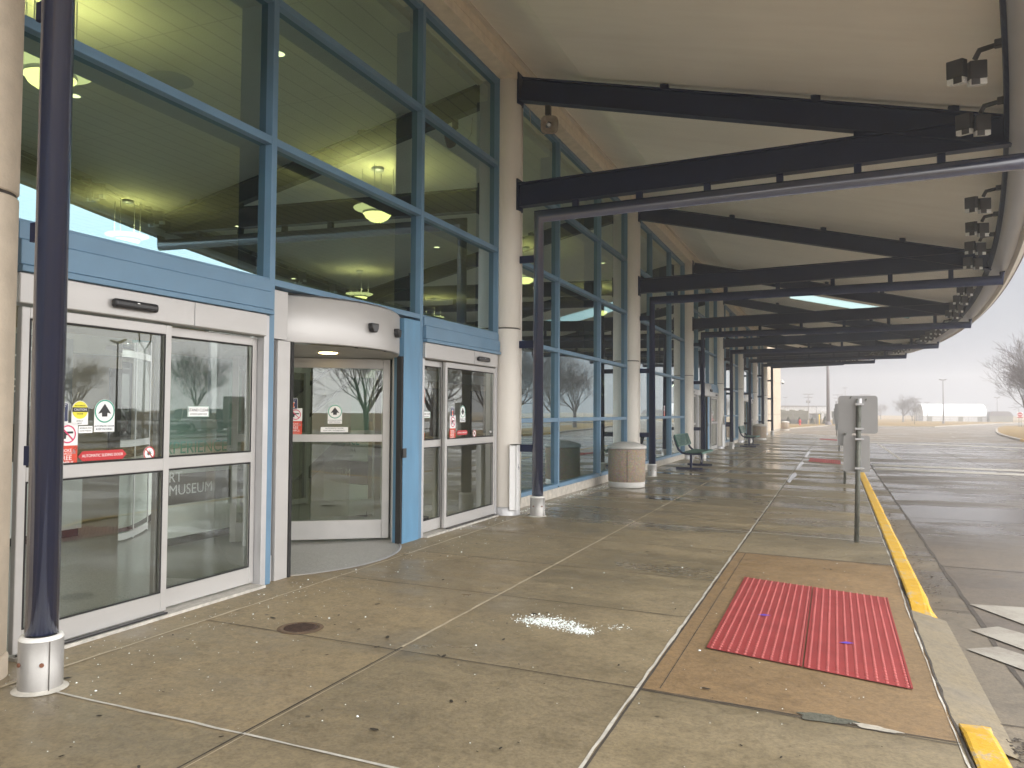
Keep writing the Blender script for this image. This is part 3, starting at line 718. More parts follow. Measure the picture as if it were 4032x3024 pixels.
# ------------------------------------------------------------------ glazed bays
ZT = [.20, 1.40, 2.67, 3.98, 5.28, 6.6]
def pane(mb_list, parent, y0, y1, z0, z1, mat=G_UP, x=XG, name='pane'):
    tx, tz = random.uniform(-.0016, .0016), random.uniform(-.0016, .0016)
    hy, hz = (y1-y0)/2, (z1-z0)/2
    mb = MB(); mb.add([(x+tx*(-hy)+tz*(-hz), y0, z0), (x+tx*hy+tz*(-hz), y1, z0), (x+tx*hy+tz*hz, y1, z1), (x+tx*(-hy)+tz*hz, y0, z1)], [(0, 1, 2, 3)])
    return mb.build(name, mat, parent)
def bay(i):
    ya, yb = PY[i]+.2, PY[i+1]-.2; ym = (PY[i]+2.62, PY[i]+5.38); door = i in (0, 3, 5)
    lab = 'blue framed glass wall over the %s entrance, between the %s and %s columns' % ({0: 'nearest', 3: 'second', 5: 'farthest'}[i], ORD[i], ORD[i+1]) if door else \
        'full height blue framed green glass wall between the %s and %s columns' % (ORD[i], ORD[i+1])
    e = thing('glass_wall', lab, 'glass wall', (XG, (ya+yb)/2, 0), 0, 'glazed bays of the terminal')
    z0 = ZT[2]+.03 if door else ZT[0]
    mb = MB(); W = .036; D0, D1 = XG-.08, XG+.075
    for y in (ya, *ym, yb): mb.box(D0, D1, y-W, y+W, z0 if not door else (z0 if y in (ya, yb) else 0), 6.6)
    mb.build('mullion', M_BLUE, e, bevel=.004)
    mb = MB()
    for z in ZT[:] if not door else ZT[3:]:
        for p, q in zip((ya, *ym), (*ym, yb)): mb.box(D0+.005, D1-.004, p+W, q-W, z-.036 if z < 6.5 else z-.07, z+.036 if z < 6.5 else z-.001)
    if door:
        for p, q in zip((ya, *ym), (*ym, yb)): mb.box(D0+.005, D1-.004, p+W, q-W, z0-.03, z0+.03)
    mb.build('transom', M_BLUE, e, bevel=.004)
    zz = ZT if not door else [z0]+ZT[3:]
    for a, b in zip(zz, zz[1:]):
        for p, q in zip((ya, *ym), (*ym, yb)): pane(None, e, p+W, q-W, a+.03, b-.03)
    if not door:
        MB().box(XG-.12, XG+.07, ya-.1, yb+.1, -.2, .163).build('sill_wall', pmat('rough_sill_concrete', (.44, .41, .36), .85, 0, .3, 9, .5, 40), e)
    # dark interior structural mullion behind the frame (seen through the glass)
    mb = MB()
    for y in (ya, *ym, yb): mb.box(XG-.30, XG-.085, y-.03, y+.03, z0, 6.6)
    for z in (ZT[1:5] if not door else ZT[3:5]): mb.box(XG-.298, XG-.087, ya+.031, yb-.031, z-.025, z+.025)
    mb.build('inner_mullion', pmat('inner_mullion_paint', (.035, .075, .085), .5), e)
    return e
BAYS = [bay(i) for i in range(7)]
def no_gun_sticker(e, F, u, z, w=.15, name='smoke_free_sticker'):
    """white square with a prohibition ring over an orange-red panel"""
    h = w*1.0
    s = F.rect(u-w/2, z, u+w/2, z+h).build(name, M_WHITE, e)
    F.ring(u, z+h/2, w*.34, w*.40, .0015).build('ring', M_PINK, s)
    mb = MB(); cu, cz = u, z+h/2
    F.rect(cu-w*.22, cz+w*.03, cu+w*.26, cz+w*.12, .0014, mb); F.poly([(cu-w*.22, cz+w*.1), (cu-w*.20, cz-w*.2), (cu-w*.09, cz-w*.2), (cu-w*.06, cz+w*.04)], .0014, mb=mb); F.rect(cu-w*.06, cz-w*.04, cu+w*.04, cz+w*.04, .0014, mb)
    mb.build('pistol_symbol', M_INK, s)
    F.bar((cu-w*.27, cz+w*.27), (cu+w*.27, cz-w*.27), w*.06, .003).build('slash', M_PINK, s)
    s2 = F.rect(u-w/2, z-w*1.08, u+w/2, z-.001).build(name, M_ORED, e)
    nv = F.n
    for t, sz, dz, m in (('SMOKE', .16, -.22, M_WHITE), ('TOBACCO', .11, -.36, M_WHITE), ('FREE', .26, -.55, M_WHITE), ('CAMPUS', .18, -.77, M_WHITE)):
        text(t, w*sz*1.15, m, s2, F.P(u-w*.08, z+w*dz, .0016), nv)
    text('&', w*.3, M_GREY, s2, F.P(u+w*.33, z-w*.28, .0016), nv)
    F.rect(u-w*.4, z-w*.95, u+w*.3, z-w*.935, .0014).build('small_print', M_WHITE, s2)
    F.ring(u+w*.38, z-w*.14, w*.06, w*.075, .0015, 16).build('ring', M_INK, s2)
def navy_sticker(e, F, u, z, w=.09):
    h = w*1.3
    s = F.rect(u-w/2-.004, z-.004-w*.22, u+w/2+.004, z+h+.004, 0, r=.008).build('block_letter_sticker', M_WHITE, e)
    F.rect(u-w/2, z, u+w/2, z+h, .0014, r=.006).build('navy_field', M_NAVYV, s)
    for m, k, d in ((M_WHITE, 1.18, .0028), (M_ORANGE, 1.0, .0042)):
        mb = MB(); cz = z+h*.36; a = w*.17*k; b = h*.23*k+(.002 if k > 1 else 0)
        F.rect(u-a, cz+b*.5, u+a, cz+b, d, mb); F.rect(u-a, cz-b, u+a, cz-b*.5, d, mb); F.rect(u-a*.5, cz-b*.5, u+a*.5, cz+b*.5, d, mb)
        mb.build('block_letter', m, s)
    for k, t in enumerate(('For your safety, video', 'recording is used', 'in this area.')): text(t, w*.095, M_WHITE, s, F.P(u, z+h*(.92-.1*k), .0028), F.n)
def arrow_sticker(e, F, u, z, w=.165, h=.225, txt=True):
    r = w/2; cz = z+h-r
    pts = [(u-r, z), (u+r, z)]+[(u+r*math.cos(R(a)), cz+r*math.sin(R(a))) for a in range(0, 181, 12)]
    s = F.poly(pts).build('arrow_sticker', M_WHITE, e)
    F.ring(u, cz, r*.86, r*.97, .0014).build('ring', M_GREEN, s)
    a = r*.6
    F.poly([(u, cz+a*1.05), (u-a*1.05, cz-a*.35), (u-a*.45, cz-a*.2), (u-a*.42, cz-a*.75), (u+a*.42, cz-a*.75), (u+a*.45, cz-a*.2), (u+a*1.05, cz-a*.35)], .0014).build('arrow', M_INK, s)
    if txt:
        text('AUTOMATIC DOOR', w*.105, M_NAVYV, s, F.P(u, z+h*.175, .0016), F.n); text('KEEP MOVING', w*.125, M_NAVYV, s, F.P(u, z+h*.08, .0016), F.n)
    return s
def leaf_sticker(e, F, u, z, r=.052):
    s = F.disc(u, z, r).build('leaf_ban_sticker', M_WHITE, e)
    F.ring(u, z, r*.82, r*.99, .0015).build('ring', M_RED, s)
    mb = MB()
    for a, l in ((90, .62), (50, .6), (130, .6), (12, .48), (168, .48), (-25, .28), (205, .28)):
        d = (math.cos(R(a)), math.sin(R(a))); q = (-d[1]*.09, d[0]*.09); L = l*r
        F.poly([(u, z-r*.12), (u+d[0]*L*.5+q[0]*r, z-r*.12+d[1]*L*.5+q[1]*r), (u+d[0]*L, z-r*.12+d[1]*L), (u+d[0]*L*.5-q[0]*r, z-r*.12+d[1]*L*.5-q[1]*r)], .0014, mb=mb)
    mb.build('leaf_symbol', pmat('leaf_ink', (.02, .09, .06), .5), s)
    F.bar((u-r*.6, z+r*.6), (u+r*.6, z-r*.6), r*.15, .003).build('slash', M_RED, s)
def box_sticker(e, F, u0, z0, u1, z1, lines, mat=M_WHITE, ink=M_INK, border=M_GREEN):
    s = F.rect(u0, z0, u1, z1).build('notice_sticker', mat, e)
    if border is not None:
        mb = MB(); t = .003
        F.rect(u0+t, z0+t, u1-t, z0+2*t, .0013, mb); F.rect(u0+t, z1-2*t, u1-t, z1-t, .0013, mb); F.rect(u0+t, z0+2*t, u0+2*t, z1-2*t, .0013, mb); F.rect(u1-2*t, z0+2*t, u1-t, z1-2*t, .0013, mb)
        mb.build('border', border, s)
    for t, sz, fz, m in lines: text(t, sz, m or ink, s, F.P((u0+u1)/2, z0+(z1-z0)*fz, .0016), F.n)
# notices on the glass of the second and third bays
FB = Flat((XG+.004, 0, 0), (1, 0)); no_gun_sticker(BAYS[1], FB, 13.78, 1.60, .15); no_gun_sticker(BAYS[2], FB, 23.6, 1.6, .15)

# ------------------------------------------------------------------ doors
XD = -4.67
def frame(parent, name, y0, y1, z0, z1, x, mid=None, st=.055, top=.07, bot=.14, d=.045, midh=.09, mat=M_ALU):
    mb = MB(); mb.box(x-d, x, y0, y0+st, z0, z1).box(x-d, x, y1-st, y1, z0, z1)
    mb.box(x-d+.001, x-.001, y0+st, y1-st, z1-top, z1).box(x-d+.001, x-.001, y0+st, y1-st, z0, z0+bot)
    if mid: mb.box(x-d+.001, x-.001, y0+st, y1-st, mid-midh/2, mid+midh/2)
    o = mb.build(name, mat, parent, bevel=.004)
    zs = [(z0+bot, mid-midh/2), (mid+midh/2, z1-top)] if mid else [(z0+bot, z1-top)]
    gm = MB()
    for a, b in zs:
        gm.box(x-.006, x-.002, y0+st, y1-st, a, a+.012).box(x-.006, x-.002, y0+st, y1-st, b-.012, b).box(x-.006, x-.002, y0+st, y0+st+.012, a+.012, b-.012).box(x-.006, x-.002, y1-st-.012, y1-st, a+.012, b-.012)
    gm.build('glazing_gasket', M_DARK, o)
    for a, b in zs: pane(None, o, y0+st, y1-st, a, b, G_DOOR, x-d*.5)
    return o
def sliding(y0, y1, lab, split, flip=False):
    e = thing('sliding_door', lab, 'sliding door', (XD, (y0+y1)/2, 0), 0, 'automatic sliding doors')
    # blue header box, aluminium operator cover, jambs
    mb = MB(); mb.box(-4.80, -4.645, y0+.036, y1-.036, 2.60, 2.71).box(-4.80, -4.62, y0+.036, y1-.036, 2.44, 2.596).box(-4.80, -4.605, y0+.036, y1-.036, 2.395, 2.436); mb.build('header_panel', M_BLUE, e, bevel=.004)
    oc = MB().box(-4.80, -4.625, y0+.036, y1-.11, 2.20, 2.39).build('operator_cover', M_ALU, e, bevel=.006)
    MB().box(-4.624, -4.622, (y0+y1)/2+.25, (y0+y1)/2+.254, 2.2, 2.39).build('seam', M_GREY, oc)
    mb = MB().box(-4.82, -4.66, y1-.10, y1-.036, 0, 2.39).box(-4.82, -4.60, y0-.16, y0-.038, 0, 6.59) if y0 < 4 else MB().box(-4.82, -4.66, y1-.10, y1-.036, 0, 2.39).box(-4.82, -4.66, y0+.036, y0+.08, 0, 2.195); mb.build('jamb', M_ALU2, e, bevel=.004)
    ys = split
    frame(e, 'door_panel', y0+.085, ys+.03, .035, 2.185, -4.668 if not flip else -4.735, 1.135)
    frame(e, 'door_panel', ys-.03, y1-.105, .035, 2.185, -4.735 if not flip else -4.668, 1.135)
    sy = ((y0+y1)/2-.52, (y0+y1)/2-.14) if not flip else (y1-.85, y1-.48)
    so = MB().obox((-4.60, (sy[0]+sy[1])/2, 2.285), (.028, 0, 0), (0, (sy[1]-sy[0])/2, 0), (0, 0, .032)).build('motion_sensor', M_BLACK, e, bevel=.022, seg=3)
    MB().box(-4.5725, -4.5715, sum(sy)/2-.01, sum(sy)/2+.012, 2.296, 2.302).build('indicator', M_WHITE, so)
    mb = MB().box(-4.83, -4.60, y0+.08, y1-.1, -.02, .022); mb.build('threshold', pmat('grooved_threshold', (.50, .48, .44), .55, .3, .35, 14, .4, 90, stretch=(6, 1, 1)), e)
    MB().box(-4.664, -4.62, (y0+.1) if not flip else ys, ys if not flip else y1-.12, .023, .034).build('track_gap', M_BLACK, e)
    return e
yA, yM1, yM2, yB = PY[0]+.2, PY[0]+2.62, PY[0]+5.38, PY[1]-.2
sd1 = sliding(yA, yM1, 'automatic sliding door with caution stickers, nearest the camera', 4.50)
sd2 = sliding(yM2, yB, 'automatic sliding door between the blue post and the second column', 9.12, True)
F1 = Flat((-4.688, 0, 0), (1, 0)); F1b = Flat((-4.688-.067, 0, 0), (1, 0))
F1 = Flat((-4.6875, 0, 0), (1, 0))
navy_sticker(sd1, F1, 3.635, 1.465, .092)
s = F1.poly([(3.71, 1.44), (3.835, 1.44)]+[(3.7725+.0625*math.cos(R(a)), 1.54+.0625*math.sin(R(a))) for a in range(0, 181, 12)]).build('caution_sticker', M_WHITE, sd1)
F1.disc(3.7725, 1.54, .059, .0014).build('yellow_disc', M_YELL, s); F1.rect(3.7135, 1.527, 3.8315, 1.558, .0028).build('caution_band', M_INK, s)
text('CAUTION', .021, M_WHITE, s, F1.P(3.7725, 1.5425, .0046), F1.n); text('AUTOMATIC', .014, M_INK, s, F1.P(3.7725, 1.569, .003), F1.n); text('DOOR', .015, M_INK, s, F1.P(3.7725, 1.514, .003), F1.n)
text('ENTER AT', .011, M_INK, s, F1.P(3.7725, 1.466, .0016), F1.n); text('RIGHT', .011, M_INK, s, F1.P(3.7725, 1.451, .0016), F1.n)
arrow_sticker(sd1, F1, 3.965, 1.39, .165, .225)
no_gun_sticker(sd1, F1, 3.685, 1.305, .15)
box_sticker(sd1, F1, 3.765, 1.385, 3.872, 1.432, [('AUTOMATIC DOOR', .010, .7, None), ('PUSH ONLY IN EMERGENCY', .007, .3, None)], border=None)
s = F1.poly([(3.765, 1.228), (3.80, 1.195), (4.12, 1.195), (4.155, 1.228), (4.12, 1.262), (3.80, 1.262)]).build('sliding_door_sticker', M_RED, sd1)
text('AUTOMATIC SLIDING DOOR', .028, M_WHITE, s, F1.P(3.96, 1.229, .0016), F1.n, sx=.9)
leaf_sticker(sd1, F1, 4.355, 1.222)
F1c = Flat((-4.7555, 0, 0), (1, 0))
box_sticker(sd1, F1c, 4.79, 1.49, 5.02, 1.575, [('STAND CLEAR', .034, .62, None), ('AUTOMATIC SLIDING DOOR', .014, .25, None)])
F2 = Flat((-4.6875, 0, 0), (1, 0)); F2b = Flat((-4.7555, 0, 0), (1, 0))
box_sticker(sd2, F2b, 8.62, 1.46, 8.84, 1.54, [('STAND CLEAR', .032, .62, None), ('AUTOMATIC SLIDING DOOR', .013, .25, None)])
navy_sticker(sd2, F2, 9.33, 1.48, .092); no_gun_sticker(sd2, F2, 9.34, 1.32, .17); arrow_sticker(sd2, F2, 9.64, 1.40, .165, .225)
s = F2.poly([(9.46, 1.255), (9.49, 1.225), (9.77, 1.225), (9.80, 1.255), (9.77, 1.288), (9.49, 1.288)]).build('sliding_door_sticker', M_RED, sd2)
text('AUTOMATIC SLIDING DOOR', .026, M_WHITE, s, F2.P(9.63, 1.256, .0016), F2.n, sx=.85)
leaf_sticker(sd2, F2, 10.02, 1.235)
MB().tube([(-4.66, 10.47, 1.25), (-4.63, 10.47, 1.25)], .018, 12).build('lock_cylinder', M_ALU2, sd2)

def revolving(yc, lab):
    e = thing('revolving_door', lab, 'revolving door', (-5.95, yc, 0), 0, 'revolving doors')
    cx, Rr = -5.95, 1.55; c = (cx, yc, 0); ha = R(45.5)
    dr = MB().lathe([(Rr-.06, 2.19), (Rr, 2.19), (Rr+.002, 2.2), (Rr+.002, 2.62), (Rr-.02, 2.64), (Rr-.3, 2.66)], c, 40, True, -ha, ha).build('drum_header', M_ALU, e)
    MB().lathe([(0, 2.175), (Rr-.01, 2.175)], c, 48).build('drum_ceiling', pmat('drum_ceiling', (.45, .43, .40), .6), e)
    MB().lathe([(0, 2.66), (Rr-.05, 2.66)], c, 48).build('drum_roof', M_ALU2, e)
    # cheeks between drum and facade frame
    mb = MB()
    for s_ in (-1, 1): mb.box(-4.80, -4.70, yc+s_*1.10, yc+s_*1.345, 2.2, 2.64)
    mb.build('cheek', M_ALU, e)
    for a in (-5, 16):
        p = Vector((cx+(Rr+.002)*math.cos(R(a)), yc+(Rr+.002)*math.sin(R(a)), 2.40)); d = Vector((math.cos(R(a)), math.sin(R(a)), 0)); t = Vector((-d.y, d.x, 0))
        MB().prism([p+t*.06+Vector((0, 0, .045)), p-t*.06+Vector((0, 0, .045)), p-t*.055-Vector((0, 0, .01)), p-t*.03-Vector((0, 0, .05)), p+t*.03-Vector((0, 0, .05)), p+t*.055-Vector((0, 0, .01))], d*.06).build('motion_sensor', M_BLACK, e, bevel=.012, seg=2)
    # curved side walls (glass with posts)
    for s_ in (-1, 1):
        MB().lathe([(Rr-.02, .0), (Rr-.02, 2.18)], c, 16, True, s_*R(42), s_*R(105)).build('curved_pane', G_DOOR, e)
    mb = MB().box(-4.84, -4.69, yc-1.235, yc-1.06, 0, 2.185); mb.build('post', M_ALU, e, bevel=.005)
    MB().box(-4.86, -4.685, yc-1.055, yc-1.015, 0, 2.185).build('brush_seal', M_DARK, e)
    MB().box(-4.82, -4.73, yc-1.34, yc-1.245, .24, 2.185).build('side_panel', M_ALU, e)
    MB().box(-4.83, -4.72, yc-1.34, yc-1.245, .0, .235).build('side_kick', M_ALU, e)
    MB().box(-4.735, -4.67, yc+.94, yc+.98, 0, 2.185).build('brush_seal', M_DARK, e); MB().box(-4.82, -4.665, yc+.985, yc+1.05, 0, 2.19).build('post', M_ALU2, e, bevel=.004)
    MB().box(-4.655, -4.645, yc+.95, yc+1.03, 1.0, 1.11).build('safety_button', M_BLACK, e)
    MB().lathe([(0, .006), (Rr+.012, .006), (Rr+.02, .0)], c, 48, False, -R(49), R(49)).build('floor_disc', pmat('terrazzo', (.34, .34, .33), .45, 0, .35, 60, .2, 200), e)
    MB().lathe([(Rr+.02, .001), (Rr+.035, .012), (Rr+.05, .001)], c, 40, True, -R(45), R(45)).build('threshold_strip', M_ALU2, e)
    # wing seen through the opening
    p0 = Vector((-6.45, 7.17+yc-7.03, 0)); p1 = Vector((-4.94, 8.19+yc-7.03, 0)); t = (p1-p0).normalized(); nn = Vector((t.y, -t.x, 0))
    L = (p1-p0).length
    def wb(a, b, z0, z1, d=.045, mb=None):
        mb = mb or MB(); mb.obox(p0+t*(a+b)/2+Vector((0, 0, (z0+z1)/2)), t*(b-a)/2, nn*d/2, Vector((0, 0, (z1-z0)/2))); return mb
    mb = MB(); wb(0, .07, .03, 2.165, mb=mb); wb(L-.1, L-.015, .03, 2.165, mb=mb); wb(.07, L-.1, 2.05, 2.165, .043, mb); wb(.07, L-.1, .03, .25, .043, mb); wb(.07, L-.1, 1.175, 1.265, .043, mb)
    wg = mb.build('door_wing', M_ALU, e, bevel=.004)
    mb = MB()
    for a, b in ((.25, 1.175), (1.265, 2.05)):
        q = [p0+t*.07, p0+t*(L-.1)]; mb.add([(*q[0][:2], a), (*q[1][:2], a), (*q[1][:2], b), (*q[0][:2], b)], [(0, 1, 2, 3)])
    mb.build('pane', G_REV, wg)
    wb(L-.015, L+.0, .03, 2.165, .02).build('brush_seal', M_DARK, wg)
    mb = MB()   # second wing, deeper
    q0 = Vector((-6.2, yc+.1, 0)); q1 = Vector((-7.2, yc+1.1, 0)); t2 = (q1-q0).normalized(); n2 = Vector((t2.y, -t2.x, 0)); L2 = (q1-q0).length
    for a, b, z0, z1 in ((0, .08, 0, 2.15), (L2-.08, L2, 0, 2.15), (.08, L2-.08, 2.03, 2.15), (.08, L2-.08, .03, .25), (.08, L2-.08, 1.17, 1.26)):
        mb.obox(q0+t2*(a+b)/2+Vector((0, 0, (z0+z1)/2)), t2*(b-a)/2, n2*.02, Vector((0, 0, (z1-z0)/2)))
    mb.build('door_wing', M_ALU2, e)
    dl = MB().lathe([(0, 2.168), (.095, 2.168), (.10, 2.175)], (-5.1, yc+.1, 0), 20).build('downlight', emat('warm_lamp', (1, .72, .30), 9), e)
    return e, Flat(p0+nn*.004, nn), p0, t
yc = (yM1+yM2)/2-.02
rv, FW, p0w, tw = revolving(yc, 'revolving door with curved white drum header and an open wing, in the nearest entrance')
uw = lambda x, y: (Vector((x, y, 0))-p0w).dot(tw)
navy_sticker(rv, FW, uw(-5.86, 7.57)-.03, 1.565, .092); no_gun_sticker(rv, FW, uw(-5.86, 7.57), 1.42, .15)
arrow_sticker(rv, FW, uw(-5.485, 7.82), 1.39, .165, .225)
box_sticker(rv, FW, uw(-5.62, 7.73), 1.29, uw(-5.36, 7.91), 1.35, [('AUTOMATIC DOOR', .023, .72, None), ('PUSH ONLY IN EMERGENCY', .02, .3, None)], border=None)
# blue steel post right of the revolving door
bp = tag(MB().box(-4.80, -4.66, yM2-.42, yM2-.042, -.01, 2.64).build('blue_post', M_BLUEP, bevel=.006), 'wide scratched blue steel post right of the nearest revolving door', 'post', 'blue door posts')
index_kids()
for k, nm in ((3, 'second'), (5, 'farthest')):
    for s, d in ((sd1, 'left of the revolving door'), (sd2, 'right of the revolving door')):
        c = dup(s, None, s.location+Vector((0, 7.95*k, 0)), None, 'automatic sliding door of the %s entrance, %s' % (nm, d))
    dup(rv, None, rv.location+Vector((0, 7.95*k, 0)), None, 'revolving door of the %s entrance along the glass front' % nm)
    dup(bp, None, bp.location+Vector((0, 7.95*k, 0)), None, 'blue steel post at the %s entrance' % nm)
# wheelchair push-plate bollard on column faces
M_OPW = pmat('opener_white', (.74, .74, .74), .35, .1, .03, 4)
def opener(y, lab):
    e = thing('door_opener_post', lab, 'door opener', (-4.42, y, .1), 0, 'push plate posts')
    MB().prism([(-4.46, y-.105, .085), (-4.385, y-.06, .085), (-4.355, y-.06, .085), (-4.355, y+.06, .085), (-4.385, y+.06, .085), (-4.46, y+.10, .085)], (0, 0, .965)).build('push_plate', M_OPW, e, bevel=.005)
    MB().box(-4.455, -4.35, y-.1, y+.1, 1.051, 1.06).build('top_cap', M_DARK, e)
    F = Flat((-4.3545, y, .72), (1, 0)); mb = MB()
    F.ring(.0, -.012, .018, .023, 0, 18, mb); F.bar((-.012, .03), (-.006, -.004), .006, 0, mb); F.bar((-.006, -.002), (.016, -.004), .006, 0, mb); F.bar((.016, -.003), (.026, -.03), .006, 0, mb); F.disc(-.014, .042, .007, 0, 10, mb)
    mb.build('wheelchair_symbol', M_NAVYV, e)
    return e
opener(PY[1]-.13, 'white push plate post with wheelchair symbol on the second column')
e4 = opener(PY[4]-.1, 'white push plate post on the fifth column, beyond the first bench')
F4 = Flat((-4.395, PY[4]-.05, 1.25), (1, 0)); s = F4.rect(-.1, -.16, .1, .14).build('door_notice', pmat('clear_notice', (.52, .55, .53), .4), e4)
text('TO ENTER', .04, M_RED, s, F4.P(0, -.06, .002), F4.n); text('PUSH BUTTON', .03, M_RED, s, F4.P(0, -.12, .002), F4.n)
F4.ring(0, .05, .03, .038, .0015, 18).build('wheelchair_symbol', M_WHITE, s)
e6 = opener(PY[6]-.1, 'white push plate post on the seventh column, near the far entrance')
# ------------------------------------------------------------------ interior seen through the glass
def ceil_mat():
    m, n, out = NT('linear_ceiling'); v = objvec(n, world=True)
    sx = n.nodes.new('ShaderNodeSeparateXYZ'); n.links.new(v, sx.inputs[0])
    gx = ramp(n, math_(n, 'PINGPONG', sx.outputs[0], .15), [(.0, (1, 1, 1)), (.008, (1, 1, 1)), (.014, (0, 0, 0))])
    gy = ramp(n, math_(n, 'PINGPONG', sx.outputs[1], 1.22), [(.0, (1, 1, 1)), (.006, (1, 1, 1)), (.010, (0, 0, 0))])
    c = mixc(n, math_(n, 'MULTIPLY', math_(n, 'MAXIMUM', gx, gy), .7), (.66, .60, .42), (.16, .14, .09))
    c = mixc(n, .4, c, ramp(n, noise(n, 1.3, 4, .6, v), [(.3, (.85, .85, .85)), (.7, (1.1, 1.1, 1.1))]), 'MULTIPLY')
    bsdf(n, out, c, .8); return m
M_CEIL = ceil_mat()
M_TERR = pmat('terrazzo_floor', (.26, .26, .25), .3, 0, .25, 40)
M_WALLI = pmat('interior_wall', (.50, .45, .33), .7, 0, .06, 2)
M_WALLD = pmat('interior_dark_wall', (.10, .10, .085), .6, 0, .1, 2)
M_PLAS = pmat('white_laminate', (.70, .74, .72), .35, 0, .04, 2)
struct(MB().box(-24, -4.86, -4, 59, -.1, -.002).build('floor', M_TERR))
struct(MB().box(-24, -4.86, -4, 59, 6.28, 6.5).build('ceiling', M_CEIL))
iw = thing('interior_wall', 'tall beige back wall of the lit hall behind the glass', 'wall', (-22.3, 27, 0))
MB().box(-22.6, -22.3, -4, 59, 0, 6.28).build('wall_face', M_WALLI, iw)
mb = MB()
for k in range(9): mb.box(-22.29, -22.2, -2+7*k, 2.4+7*k, 0, 2.9)
mb.build('dark_opening', M_WALLD, iw); MB().box(-22.29, -22.0, -4, 59, 3.3, 3.9).build('bulkhead', M_PLAS, iw)
for k, y in enumerate((-4.1, 58.95)): tag(MB().box(-24, -4.9, y, y+.12, 0, 6.28).build('hall_end_wall', M_WALLI), ['beige end wall of the hall near the camera', 'beige end wall of the hall far down the building'][k], 'wall', 'end walls of the hall')
# vestibules behind the entrances
def vestibule(k, nm):
    o = 7.95*k; e = thing('vestibule', 'glazed vestibule with white ceiling behind the %s entrance' % nm, 'vestibule', (-6.5, 7+o, 0), 0, 'entrance vestibules')
    MB().box(-8.2, -4.86, 3.27+o, 10.8+o, 2.67, 2.8).build('ceiling_slab', pmat('vestibule_ceiling', (.6, .6, .56), .7), e)
    for y0, y1 in ((3.27, 5.4), (8.5, 10.8)):
        mb = MB()
        for y in (y0+.03, (y0+y1)/2, y1-.03): mb.box(-8.16, -8.08, y-.03+o, y+.03+o, 0, 2.67)
        for z in (.06, 1.14, 2.2, 2.62): mb.box(-8.158, -8.082, y0+.06+o, (y0+y1)/2-.03+o, z-.04, z+.04).box(-8.158, -8.082, (y0+y1)/2+.03+o, y1-.06+o, z-.04, z+.04)
        mb.build('inner_frame', M_ALU2, e)
        for z0, z1 in ((.1, 1.1), (1.18, 2.16), (2.24, 2.58)): MB().add([(-8.12, y0+.06+o, z0), (-8.12, y1-.06+o, z0), (-8.12, y1-.06+o, z1), (-8.12, y0+.06+o, z1)], [(0, 1, 2, 3)]).build('pane', G_DOOR, e)
    for y in (4.3, 9.7):
        MB().lathe([(0, 2.664), (.11, 2.664), (.12, 2.67)], (-6.4, y+o, 0), 20).build('downlight', emat('cool_lamp', (.95, 1, .85), 7), e)
        l = bpy.data.lights.new('vestibule_glow', 'POINT'); l.energy = 12; l.color = (.95, 1, .9); l.shadow_soft_size = .1
        lo = bpy.data.objects.new('vestibule_glow', l); COL.objects.link(lo); lo.location = (-6.4, y+o, 2.55)
    return e
for k, nm in ((0, 'nearest'), (3, 'second'), (5, 'farthest')): vestibule(k, nm)
# wall graphics and counter behind the nearest door
FP = Flat((-7.0, 0, 0), (1, 0))
pb = thing('graphic_panel', 'white display panel with brown museum sign, behind the nearest sliding door', 'display panel', (-7.02, 7.2, 0))
MB().box(-7.06, -7.0, 6.3, 7.95, .08, .455).build('white_panel', M_PLAS, pb)
bs = MB().box(-7.06, -7.0, 6.3, 7.95, .458, .80).build('brown_sign', pmat('dark_brown_print', (.085, .07, .06), .5, 0, .35, 2), pb)
text('ART', .17, M_WHITE, bs, (-6.998, 6.83, .765), (1, 0)); text('MUSEUM', .17, M_WHITE, bs, (-6.998, 7.13, .615), (1, 0), sx=1.02)
gs = MB().box(-7.06, -7.0, 6.3, 7.95, .803, 1.02).build('grey_sign', pmat('grey_print', (.45, .47, .45), .5), pb)
text('UNIVERSITY OF ILLINOIS - WILLARD AIRPORT', .05, M_NAVYV, gs, (-6.998, 7.02, .865), (1, 0)); text('C H A M P A I G N   U R B A N A', .085, M_INK, gs, (-6.998, 7.0, .955), (1, 0))
ws = MB().box(-7.06, -7.0, 6.3, 7.95, 1.023, 1.10).build('white_panel', M_PLAS, pb)
tq = MB().box(-7.06, -7.0, 6.3, 7.95, 1.103, 2.3).build('teal_panel', pmat('pale_teal_print', (.20, .40, .35), .5, 0, .2, 1.2, stretch=(1, 2, .3)), pb)
text('EXPERIENCE', .2, pmat('teal_ink', (.04, .42, .36), .5), tq, (-6.998, 7.15, 1.10), (1, 0))
MB().box(-7.06, -6.98, 6.3, 7.95, 0, .078).build('plinth', M_DARK, pb)
ct = thing('counter', 'long white counter with dark top behind the nearest sliding door', 'counter', (-8.6, 5, 0))
MB().box(-9.2, -8.5, 2.2, 6.9, .1, .95).build('counter_body', M_PLAS, ct); MB().box(-9.25, -8.45, 2.15, 6.95, .952, .99).build('counter_top', M_WALLD, ct); MB().box(-9.2, -8.55, 2.2, 6.9, 0, .098).build('toe_kick', M_DARK, ct)
gv = thing('poster', 'grey poster lettered GROVE, high behind the nearest sliding door', 'poster', (-9.6, 6.6, 1.7))
b = MB().box(-9.66, -9.6, 5.4, 7.6, 1.35, 2.5).build('poster_board', pmat('grey_poster', (.30, .33, .34), .5), gv)
text('GROVE', .26, M_WHITE, b, (-9.598, 7.08, 1.83), (1, 0)); text('D A I S', .12, M_WHITE, b, (-9.598, 7.1, 1.6), (1, 0)); text('UM', .3, M_WHITE, b, (-9.598, 6.9, 2.3), (1, 0))
op = thing('standing_letter', 'orange block letter I on a stand inside the right-hand sliding door', 'display letter', (-5.55, 9.8, 0))
